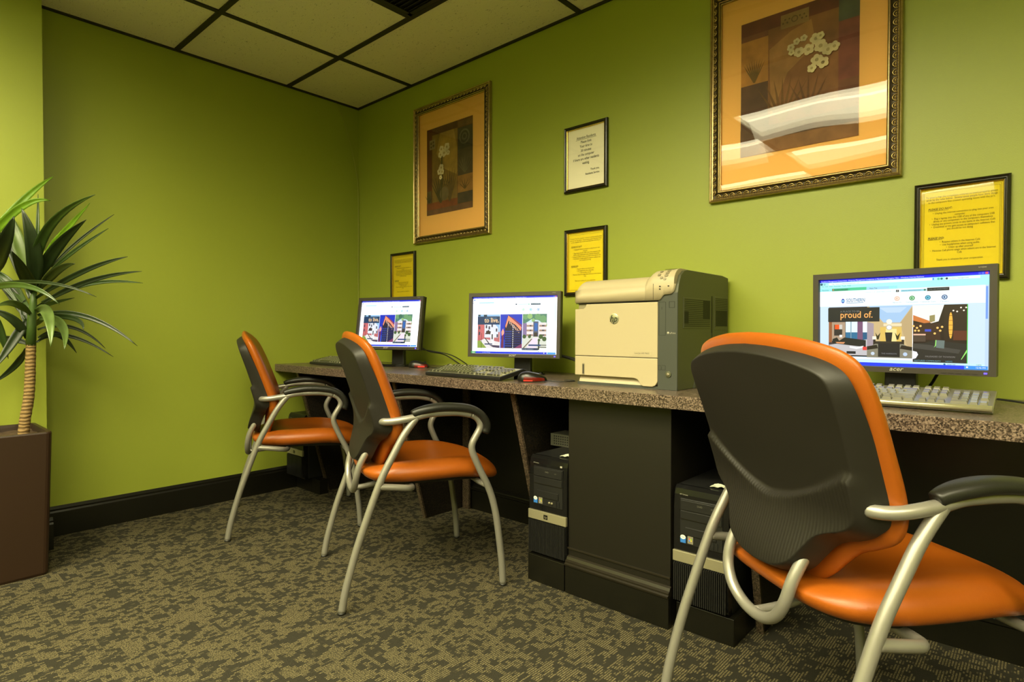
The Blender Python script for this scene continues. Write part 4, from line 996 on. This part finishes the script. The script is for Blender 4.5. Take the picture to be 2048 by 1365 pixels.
def art_a(P):
    P.rect(0, 0, 1, 1, rgb(116, 72, 34)); P.rect(0, 0, .68, .08, rgb(96, 60, 34)); P.rect(0, 0, .12, .9, rgb(104, 54, 26)); P.rect(.12, .08, .68, .86, rgb(138, 108, 46))
    P.poly([(.3, .08), (.6, .08), (.68, .3), (.68, .6), (.4, .5), (.22, .3)], rgb(168, 134, 60)); P.rect(.06, .13, .19, .24, rgb(142, 122, 84)); 
    P.circ(.10, .17, .022, rgb(96, 76, 46)); P.circ(.15, .20, .022, rgb(96, 76, 46)); P.circ(.15, .16, .018, rgb(96, 76, 46)); P.circ(.10, .21, .018, rgb(96, 76, 46))
    P.rect(.69, .02, 1, .08, rgb(120, 88, 50)); P.rect(.69, .09, 1, .33, rgb(72, 64, 48)); P.rect(.69, .33, 1, .62, rgb(88, 74, 50)); P.rect(.69, .62, 1, .81, rgb(156, 112, 52)); P.rect(.69, .81, 1, .93, rgb(76, 62, 42))
    for r, c in ((.11, rgb(108, 100, 76)), (.085, rgb(72, 64, 48)), (.055, rgb(104, 96, 74)), (.03, rgb(72, 64, 48))): P.circ(.83, .20, r, c)
    blades(P, .84, .60, 7, .26, 1.8, rgb(104, 92, 64)); blades(P, .84, .78, 5, .16, 2.2, rgb(96, 74, 30))
    P.rect(0, .86, .68, .95, rgb(134, 70, 30)); P.rect(0, .94, 1, 1, rgb(112, 76, 48)); blades(P, .32, .88, 9, .42, 1.3, rgb(84, 72, 34), .018); blades(P, .52, .88, 7, .5, .9, rgb(108, 84, 42), .014)
    P.rect(.02, .72, .11, .86, rgb(104, 86, 44)); blades(P, .06, .86, 5, .16, 1.6, rgb(72, 60, 30), .008)
    P.circ(.40, .78, .10, rgb(118, 100, 62)); P.poly([(.33, .35), (.36, .35), (.35, .85), (.33, .85)], rgb(92, 80, 40))
    for x, y, r in ((.34, .27, .05), (.46, .26, .055), (.40, .32, .055), (.32, .33, .045), (.49, .33, .035), (.34, .48, .05), (.30, .52, .045), (.36, .53, .04), (.33, .59, .03)): flower(P, x, y, r, rgb(214, 198, 156), rgb(176, 150, 96))
def art_b(P):
    P.rect(0, 0, 1, 1, rgb(122, 76, 52)); P.rect(0, 0, 1, .10, rgb(110, 58, 44)); P.rect(0, .14, .25, .47, rgb(176, 124, 58)); P.rect(0, .47, .26, 1, rgb(96, 68, 50)); P.rect(.25, .10, .84, .72, rgb(138, 92, 54))
    P.poly([(.26, .25), (.45, .16), (.62, .12), (.66, .3), (.42, .45), (.28, .75)], rgb(160, 116, 66)); P.rect(.84, .02, 1, .2, rgb(84, 88, 70)); P.rect(.84, .2, 1, .6, rgb(130, 72, 58))
    P.rect(.36, .03, .60, .13, rgb(150, 118, 72)); P.circ(.48, .08, .03, rgb(112, 86, 52)); P.circ(.48, .08, .02, rgb(150, 118, 72))
    for s_ in (-1, 1):
        for k in range(4): P.circ(.48 + s_ * (.045 + .018 * k), .08 + (.012 if k % 2 else -.012), .008, rgb(104, 80, 46))
    blades(P, .125, .46, 9, .22, 1.1, rgb(110, 84, 40), .008); blades(P, .38, .80, 7, .42, 1.3, rgb(116, 82, 42), .016); blades(P, .60, .78, 5, .35, 1.2, rgb(112, 76, 46), .014)
    P.rect(0, .80, 1, .90, rgb(104, 74, 52)); P.rect(0, .90, 1, 1, rgb(140, 98, 58))
    for x, y, r in ((.45, .28, .03), (.50, .25, .028), (.56, .24, .028), (.52, .33, .04), (.60, .33, .045), (.66, .27, .045), (.70, .33, .05), (.76, .37, .045), (.81, .36, .04), (.67, .42, .045), (.72, .45, .045), (.63, .47, .035), (.70, .26, .03), (.46, .32, .025)): flower(P, x, y, r, rgb(206, 190, 150), rgb(168, 150, 108))
ornate(.5905, 1.2135, 1.4497, 2.2392, (.697, 1.075, 1.606, 2.097), art_a, 'gilt framed orchid print nearest the room corner, left of the white notice')
ornate(2.3924, 3.0218, 1.4355, 2.225, (2.508, 2.898, 1.591, 2.084), art_b, 'gilt framed orchid print with bright light reflections in its glass')

cord = MB().tube(spline([(.004, -.17, 2.388), (.004, -.12, 2.30), (.004, -.05, 2.10), (.005, -.012, 1.9), (.005, -.007, 1.6), (.006, -.010, 1.3), (.005, -.007, 1.0), (.005, -.006, .749)], 6), .0022, 6)
tag(cord.build('wall_cord', M['cord_green']), 'thin pale cord running down the corner between the two green walls', 'cord')

# ---- chairs ---------------------------------------------------------
def yc0(z): return interp(z, [.30, .46, .52, .58, .63, .70, .78, .86, .95, 1.1], [-.166, -.163, -.163, -.170, -.182, -.205, -.230, -.252, -.280, -.326])
def yc(z): return sum(yc0(z + (k - 8) * .008) for k in range(17)) / 17
def smooth_i(z, xs, ys): return sum(interp(z + (k - 6) * .010, xs, ys) for k in range(13)) / 13
def make_chair():
    t = thing('armchair', (0, 0, 0), 0, 'x', 'chair')
    R = .0127
    # legs and arms: planar side frames
    front = [(.165, .640), (.185, .628), (.198, .607), (.197, .588), (.184, .565), (.170, .540), (.166, .518), (.174, .490), (.200, .432), (.226, .380), (.246, .325), (.262, .255), (.275, .16), (.284, .08), (.288, .004)]
    arm = [(.165, .640), (.12, .6495), (.08, .652), (.04, .652), (0, .650), (-.04, .642)]
    rear = [(-.038, .640), (-.08, .585), (-.117, .519), (-.153, .451), (-.180, .385), (-.209, .305), (-.238, .222), (-.262, .14), (-.280, .07), (-.292, .004)]
    for s in (1, -1):
        X = .275 * s
        fl_ = MB().tube(spline([(X, y, z) for y, z in front], 4), R, 14); fl_.build('leg', M['silver_tube'], t)
        rl_ = MB().tube(spline([(X, y, z) for y, z in rear], 4), R, 14); rl_.build('leg', M['silver_tube'], t)
        ap = [(X, y, z) for y, z in arm] + [(.274 * s, -.08, .636), (.268 * s, -.115, .631), (.255 * s, -.140, .629), (.236 * s, -.150, .628)]
        ao = MB().tube(spline(ap, 4), R, 14).build('arm_tube', M['silver_tube'], t)
        for yy, zz in ((.288, 0), (-.292, 0)):
            g = MB().tube([(X, yy, .0), (X, yy, .007)], .0135, 12); g.build('glide', M['black_rubber'], t)
        # arm pad
        ctr = spline([(-.052, .652), (-.035, .660), (0, .668), (.05, .673), (.11, .670), (.160, .661), (.196, .641), (.217, .612), (.221, .590), (.214, .570)], 4)
        ctr = [Vector((0, a, b)) for a, b in [(p[0], p[1]) for p in [Vector((q[0], q[1], 0)) for q in ctr]]] if 0 else ctr
        pts = [Vector((X, p[0], p[1])) for p in ctr]; n = len(pts); rows = []
        for i, p in enumerate(pts):
            u = i / (n - 1); T = (pts[min(i + 1, n - 1)] - pts[max(i - 1, 0)]).normalized(); N = Vector((0, -T.z, T.y))
            hw = .0145 + .012 * sstep(0, .3, u) - .006 * sstep(.75, 1, u); th = .013 + .002 * sstep(0, .3, u)
            if i == 0: hw *= .8; th *= .8
            if i == n - 1: hw *= .7; th *= .7
            row = []
            for k in range(16):
                a = 2 * PI * k / 16; c, s_ = math.cos(a), math.sin(a)
                row.append(p + Vector((1, 0, 0)) * hw * math.copysign(abs(c) ** .7, c) + N * (th * math.copysign(abs(s_) ** .8, s_)))
            rows.append(row)
        pm = MB().grid(rows, close=True); pm.add(rows[0], [tuple(range(16))]); pm.add(rows[-1], [tuple(range(16))[::-1]])
        pm.build('arm_pad', M['black_rubber'], t, fixn=True)
    # frame under the seat
    fr_ = MB()
    fr_.tube(spline([(.275, -.168, .412), (.273, -.10, .402), (.262, -.062, .394), (.225, -.042, .386), (.15, -.036, .382), (0, -.034, .381), (-.15, -.036, .382), (-.225, -.042, .386), (-.262, -.062, .394), (-.273, -.10, .402), (-.275, -.168, .412)], 5), .0115, 12)
    fr_.tube([(.275, .228, .376), (.2, .222, .374), (-.2, .222, .374), (-.275, .228, .376)], .0105, 12)
    fr_.tube(spline([(.112, -.140, .555), (.112, -.172, .515), (.110, -.204, .458), (.103, -.216, .412), (.080, -.219, .374), (.042, -.218, .351), (0, -.217, .344), (-.042, -.218, .351), (-.080, -.219, .374), (-.103, -.216, .412), (-.110, -.204, .458), (-.112, -.172, .515), (-.112, -.140, .555)], 5), .0122, 14)
    fr_.tube(spline([(0, -.217, .346), (0, -.15, .352), (0, -.05, .374), (0, .05, .380), (0, .22, .376)], 4), .010, 10)
    fr_.build('frame', M['silver_tube'], t)
    # seat cushion: disc mapped onto the plan outline
    def plan(th):
        c, s_ = math.cos(th), math.sin(th)
        if s_ >= 0:
            x = .243 * math.copysign(abs(c) ** .62, c); y = .045 + .293 * abs(s_) ** .80
        else:
            x = .243 * math.copysign(abs(c) ** .50, c); y = .045 - .243 * abs(s_) ** .62
        return x, y
    def seat_z(x, y):
        z = .433
        z -= 1.05 * max(0, y - .10) ** 2 * .95
        return z
    NR, NT = 22, 64; top_, bot_ = [], []
    for i in range(NR + 1):
        r = math.sin(i / NR * PI / 2) ** 1.0
        rt, rb = [], []
        for j in range(NT):
            th = 2 * PI * j / NT; ox, oy = plan(th); x = ox * r; y = .045 + (oy - .045) * r
            zm = seat_z(x, y); e = math.sqrt(max(0, 1 - r ** 6))
            dish = .034 * math.exp(-((x / .160) ** 4 + ((y - .0) / .22) ** 6))
            back_dip = .010 * sstep(-.06, -.2, y)
            rt.append((x, y, zm + (.050 - dish - back_dip) * e))
            rb.append((x, y, zm - .036 * math.sqrt(max(0, 1 - r ** 10))))
        top_.append(rt); bot_.append(rb)
    sm = MB().grid(top_, close=True); sm.grid([b for b in bot_[::-1]], close=True)
    so = sm.build('seat', M['vinyl'], t, fixn=True)
    bp_ = MB(); pts = [plan(2 * PI * k / 40) for k in range(40)]
    vs = [(x * .86, .045 + (y - .045) * .86, seat_z(x * .86, y * .86) - .030) for x, y in pts] + [(x * .84, .045 + (y - .045) * .84, seat_z(x * .84, y * .84) - .041) for x, y in pts]
    bp_.add(vs, [tuple(range(40)), tuple(range(40, 80))[::-1]] + [(i, (i + 1) % 40, 40 + (i + 1) % 40, 40 + i) for i in range(40)]); bp_.build('seat_pan', M['dark_metal'], t, fixn=True)
    # backrest outline (right half, from top centre clockwise)
    half = [(0, .918), (.07, .915), (.14, .907), (.195, .896), (.232, .884), (.253, .868), (.262, .842), (.263, .80), (.260, .74), (.256, .68), (.253, .635), (.248, .602), (.232, .578), (.206, .562), (.176, .550), (.155, .535), (.138, .510), (.118, .482), (.088, .461), (.048, .448), (0, .444)]
    halfp = [(0, .941), (.08, .938), (.15, .930), (.205, .919), (.242, .906), (.264, .885), (.273, .85), (.275, .80), (.272, .73), (.268, .66), (.262, .61), (.246, .570), (.212, .546), (.175, .526), (.145, .496), (.118, .465), (.085, .440), (.045, .427), (0, .423)]
    def ring(hf, n=4):
        sp = spline([(a, b, 0) for a, b in hf], n); rt = [(p[0], p[1]) for p in sp]
        return rt + [(-x, z) for x, z in rt[-2:0:-1]]
    cz = .68
    o1 = ring(half, 5); n1 = len(o1)
    def crease(x): return .598 + .085 * min(1, (abs(x) / .225)) ** 1.6 - .0 * x
    rows = []; rib = []
    NR = 58; oo = ring(half, 3)
    def edge_dist(x, z):
        best = 9
        for i in range(len(oo)):
            ax_, az_ = oo[i]; bx_, bz_ = oo[(i + 1) % len(oo)]; dx, dz = bx_ - ax_, bz_ - az_
            t_ = max(0, min(1, ((x - ax_) * dx + (z - az_) * dz) / (dx * dx + dz * dz + 1e-12)))
            d = (x - ax_ - dx * t_) ** 2 + (z - az_ - dz * t_) ** 2
            if d < best: best = d
        return math.sqrt(best)
    RIM = .018
    for i in range(NR + 1):
        u = i / NR; r = u * .80 / .62 if u < .62 else .80 + (u - .62) / .38 * .20; row = []
        for x0, z0 in o1:
            x = x0 * r; z = cz + (z0 - cz) * r
            y = yc(z) + .016 * (x / .25) ** 2 * (1 - .4 * sstep(.74, .86, z))
            k = sstep(.010, -.004, z - crease(x))
            d = edge_dist(x, z) if r > .70 else .1
            if i == NR: d = 0
            bulge = (.012 + .044 * sstep(.62, .46, z)) * k * sstep(.0, .014, .250 - abs(x))
            rim = 0
            if d < RIM: q = 1 - d / RIM; rim = .75 * q + .25 * (1 - math.sqrt(max(0, 1 - q * q)))
            amt = smooth_i(z, [.44, .52, .61, .75, .85, .92], [.020, .026, .038, .032, .024, .018])
            y = y - bulge * (1 - .30 * rim) + rim * (amt + .012)
            row.append((x, y, z)); rib.append(k * (1 if d > RIM else 0))
        rows.append(row)
    inner = [[(x * .97, y + .004, cz + (z - cz) * .97) for x, y, z in rows[-1]], [(x * .5, yc(cz + (z - cz) * .5) + .022, cz + (z - cz) * .5) for x, y, z in rows[-1]]]
    sh = MB().grid(rows, close=True); sh.grid([rows[-1], inner[0], inner[1]], close=True); rib += [0] * (3 * n1)
    sh.rib = rib
    sh.build('back_shell', M['shell'], t)
    o2 = ring(halfp); rows_f, rows_b = [], []
    for i in range(25):
        r = math.sin(i / 24 * PI / 2); rf, rb = [], []
        for x0, z0 in o2:
            x = x0 * r; z = cz + (z0 - cz) * r
            base = yc(z) + .016 * (x / .25) ** 2
            amt = smooth_i(z, [.42, .51, .61, .75, .85, .94], [.012, .024, .040, .034, .026, .020])
            edge = base + amt + .010 + .012 * r ** 8
            e = math.sqrt(max(0, 1 - r ** 5))
            ft = interp(z, [.42, .5, .6, .8, .94], [.030, .045, .060, .056, .046])
            wr = 0
            rf.append((x, edge + (ft - .012 * (1 - (x / .25) ** 2)) * e, z)); rb.append((x, edge - .012 * math.sqrt(max(0, 1 - r ** 14)), z))
        rows_f.append(rf); rows_b.append(rb)
    pd = MB().grid(rows_f, close=True); pd.grid(rows_b[::-1], close=True)
    pd.build('back_cushion', M['vinyl'], t, fixn=True)
    return t
c2_ = make_chair()
def put(o, x, y, heading, label):
    o.location = (x, y, 0); o.rotation_euler = (0, 0, math.radians(heading - 90)); o['label'] = label; o['group'] = 'orange chairs at the counter'
put(c2_, 1.5095, -.78125, 65.3, 'orange vinyl armchair in the middle of the three, legs fully visible')
put(copy_tree(c2_), .5445, -.74075, 62.84, 'farthest orange vinyl armchair, by the green left wall')
put(copy_tree(c2_), 3.042, -.788, 52.4, 'nearest orange vinyl armchair, cut off at the right edge')

# ---- potted plant -------------------------------------------------------
CAMP = Vector((3.36430, -2.23870, 0.94260)); YAW, PIT, ROL, FPX = 48.0786, -0.9835, 0.0631, 1186.4933
ya, pi_, ro = map(math.radians, (YAW, PIT, ROL))
Fv = Vector((-math.cos(ya) * math.cos(pi_), math.sin(ya) * math.cos(pi_), math.sin(pi_)))
Rv = Fv.cross(Vector((0, 0, 1))).normalized(); Uv = Rv.cross(Fv)
R2 = Rv * math.cos(ro) + Uv * math.sin(ro); U2 = -Rv * math.sin(ro) + Uv * math.cos(ro)
def at(u, v, depth): return CAMP + (Fv + R2 * ((u - 1024) / FPX) - U2 * ((v - 682.5) / FPX)) * depth

px0, px1, py0, py1, pz = .205, .512, -2.045, -1.738, .553
plant = thing('potted_plant', ((px0 + px1) / 2, (py0 + py1) / 2, 0), 0, 'spiky-leaved plant in a tall brown square planter by the left wall', 'plant')
po = plant.location.copy()
a, b = (px1 - px0) / 2, (py1 - py0) / 2
pot = MB(); fl_ = .014
def rr(sx, sy, z, r=.02):
    pts = []
    for qx, qy, a0 in ((1, 1, 0), (-1, 1, PI / 2), (-1, -1, PI), (1, -1, 1.5 * PI)):
        for k in range(5):
            an = a0 + k * PI / 8; pts.append((qx * (sx - r) + r * math.cos(an), qy * (sy - r) + r * math.sin(an), z))
    return pts
rws = [rr(a - .004, b - .004, 0), rr(a, b, .01), rr(a + fl_, b + fl_, pz - .006), rr(a + fl_ - .002, b + fl_ - .002, pz), rr(a + fl_ - .014, b + fl_ - .014, pz), rr(a + fl_ - .016, b + fl_ - .016, pz - .01), rr(a + fl_ - .024, b + fl_ - .024, pz - .06)]
pot.grid(rws, close=True, smooth=False); pot.add(rws[0], [tuple(range(20))[::-1]]); pot.build('planter', M['planter'], plant)
sb = MB(); random.seed(5)
rows = [[(-a + .004 + i * (2 * a - .008) / 16, -b + .004 + j * (2 * b - .008) / 16, pz - .028 + random.random() * .008) for j in range(17)] for i in range(17)]
sb.grid(rows, smooth=False); sb.build('soil', M['soil'], plant)
def dep(p): return (Vector(p) - CAMP).dot(Fv)
base1 = Vector((.385, -1.792, pz - .03)); D0 = dep(base1)
def keep_clear(p, m=.03):
    # a leaf cannot pass through the wall or its projection: slide it back along the sight line
    p = Vector(p)
    for _ in range(60):
        xmin = .19 + m if p.y < -1.67 else m
        if p.x >= xmin: break
        p = CAMP + (p - CAMP) * .985
    return p
def loc_(p): return Vector(p) - po
tr = [at(46, 880, D0), at(50, 840, D0), at(57, 800, D0), at(60, 760, D0), at(61, 720, D0), at(62, 690, D0)]
tk = MB().tube([loc_(p) for p in spline(tr, 6)], [(.0185 - .002 * k / 30) * (1 + .05 * math.sin(k * 2.6)) for k in range(31)], 14); tk.build('trunk', M['trunk'], plant)
st_ = MB().tube([loc_(at(u, v, D0)) for u, v in ((62, 692), (63, 650), (66, 610), (70, 565))], [.017, .016, .013, .006], 12, col=rgb(60, 84, 30)); st_.build('crown_stem', M['leaf'], plant)
tr2 = [at(-62, 885, D0 - .10), at(-70, 780, D0 - .10), at(-66, 700, D0 - .10), at(-64, 620, D0 - .10)]
MB().tube([loc_(p) for p in spline(tr2, 6)], .016, 12).build('trunk', M['trunk'], plant)
S0 = 1 / 2.395
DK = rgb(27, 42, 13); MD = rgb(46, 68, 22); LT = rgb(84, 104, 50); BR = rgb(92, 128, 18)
LV = [  # three points in picture units of the zoomed crop, width, colour, depth offsets (mid, tip)
 ((165, 620), (215, 330), (455, 143), 42, MD, -.10, -.25), ((215, 430), (300, 330), (432, 182), 28, BR, .12, .25), ((175, 560), (270, 400), (413, 263), 50, DK, -.05, -.12),
 ((245, 490), (380, 360), (547, 237), 12, DK, .05, .1), ((240, 510), (360, 410), (520, 304), 17, MD, .10, .2), ((185, 600), (270, 510), (358, 474), 38, DK, -.08, -.2),
 ((170, 640), (400, 510), (612, 440), 24, DK, -.02, 0), ((180, 680), (420, 560), (680, 510), 24, DK, .03, .05), ((200, 660), (430, 570), (685, 567), 20, MD, .08, .12),
 ((165, 590), (160, 400), (103, 207), 62, DK, -.08, -.12), ((160, 610), (115, 520), (58, 415), 52, DK, -.15, -.3), ((170, 690), (240, 665), (358, 637), 20, MD, .12, .25),
 ((180, 720), (420, 730), (658, 868), 24, DK, .0, .0), ((180, 790), (350, 780), (505, 880), 16, DK, .05, .1), ((175, 850), (330, 820), (543, 920), 18, DK, .10, .15),
 ((200, 725), (350, 735), (400, 788), 24, DK, -.05, -.1), ((185, 830), (280, 815), (367, 902), 28, DK, .1, .16), ((175, 700), (228, 715), (243, 870), 46, LT, -.16, -.26),
 ((190, 735), (292, 765), (308, 885), 40, LT, -.10, -.2), ((-160, 620), (150, 560), (462, 633), 16, DK, -.1, -.12), ((-160, 640), (80, 575), (285, 668), 26, MD, -.15, -.2),
 ((130, 830), (60, 740), (-60, 690), 38, DK, -.05, -.1), ((130, 860), (60, 835), (-80, 820), 26, DK, .0, 0), ((125, 880), (70, 965), (-40, 1050), 28, DK, .05, .1),
 ((140, 760), (60, 620), (-40, 540), 48, DK, .05, .1), ((150, 640), (70, 430), (-10, 320), 50, DK, .1, .2), ((-60, 560), (10, 400), (68, 245), 60, DK, -.15, -.2),
 ((-130, 470), (70, 225), (243, 172), 34, BR, .0, .05), ((-120, 440), (90, 190), (258, 55), 32, BR, .1, .2), ((172, 500), (180, 320), (182, 140), 16, MD, .2, .3),
 ((150, 560), (80, 350), (33, 215), 56, LT, .2, .3), ((150, 720), (70, 665), (-20, 680), 30, LT, -.15, -.25), ((150, 800), (110, 700), (125, 645), 26, DK, .02, .03),
 ((130, 740), (60, 850), (-30, 980), 40, DK, -.05, -.12), ((-100, 700), (-20, 760), (40, 930), 44, MD, .05, .1), ((-140, 640), (-40, 540), (100, 690), 40, MD, .1, .1),
 ((140, 700), (40, 560), (-60, 500), 40, MD, .15, .25), ((150, 780), (200, 740), (250, 700), 22, DK, .1, .2),
 ((-150, 560), (-90, 300), (-60, 120), 50, DK, 0, .05), ((-170, 600), (-260, 450), (-380, 380), 40, DK, -.1, -.2), ((-170, 640), (-300, 600), (-420, 700), 40, DK, -.1, -.2)]
lf = MB(); random.seed(11)
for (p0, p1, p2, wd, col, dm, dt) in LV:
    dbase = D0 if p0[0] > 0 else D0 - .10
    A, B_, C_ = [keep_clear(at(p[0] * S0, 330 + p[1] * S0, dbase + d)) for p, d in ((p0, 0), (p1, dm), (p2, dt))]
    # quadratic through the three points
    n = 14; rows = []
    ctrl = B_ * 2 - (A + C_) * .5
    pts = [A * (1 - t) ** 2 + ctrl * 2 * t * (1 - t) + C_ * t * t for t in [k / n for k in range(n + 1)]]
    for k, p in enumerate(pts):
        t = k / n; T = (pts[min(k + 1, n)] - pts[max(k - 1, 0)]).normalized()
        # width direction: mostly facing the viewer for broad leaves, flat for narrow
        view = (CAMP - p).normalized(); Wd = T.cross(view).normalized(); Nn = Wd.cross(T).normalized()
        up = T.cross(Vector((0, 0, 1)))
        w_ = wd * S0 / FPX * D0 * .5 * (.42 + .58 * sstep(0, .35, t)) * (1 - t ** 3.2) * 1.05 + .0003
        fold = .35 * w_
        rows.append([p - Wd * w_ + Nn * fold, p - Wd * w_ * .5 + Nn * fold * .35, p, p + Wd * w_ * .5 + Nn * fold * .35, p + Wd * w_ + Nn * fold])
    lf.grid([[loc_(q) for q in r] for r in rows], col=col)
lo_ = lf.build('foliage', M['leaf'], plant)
s = lo_.modifiers.new('thick', 'SOLIDIFY'); s.thickness = .0012

# ---- camera, world, render settings ---------------------------------------
cam = bpy.data.cameras.new('camera'); co = bpy.data.objects.new('camera', cam); COL.objects.link(co)
cam.sensor_width = 36.0; cam.sensor_fit = 'HORIZONTAL'; cam.lens = FPX / 2048 * 36.0; cam.clip_start = .02
Mx = Matrix((R2, U2, -Fv)).transposed().to_4x4(); Mx.translation = CAMP; co.matrix_world = Mx
sc = bpy.context.scene; sc.camera = co
w = bpy.data.worlds.new('w'); sc.world = w; w.use_nodes = True
w.node_tree.nodes['Background'].inputs['Color'].default_value = (1, .9, .6, 1); w.node_tree.nodes['Background'].inputs['Strength'].default_value = 0.0
sc.view_settings.view_transform = 'Standard'; sc.view_settings.look = 'None'; sc.view_settings.gamma = 1.0; sc.view_settings.exposure = 0.42
sc.view_settings.use_curve_mapping = False
bpy.context.view_layer.update()
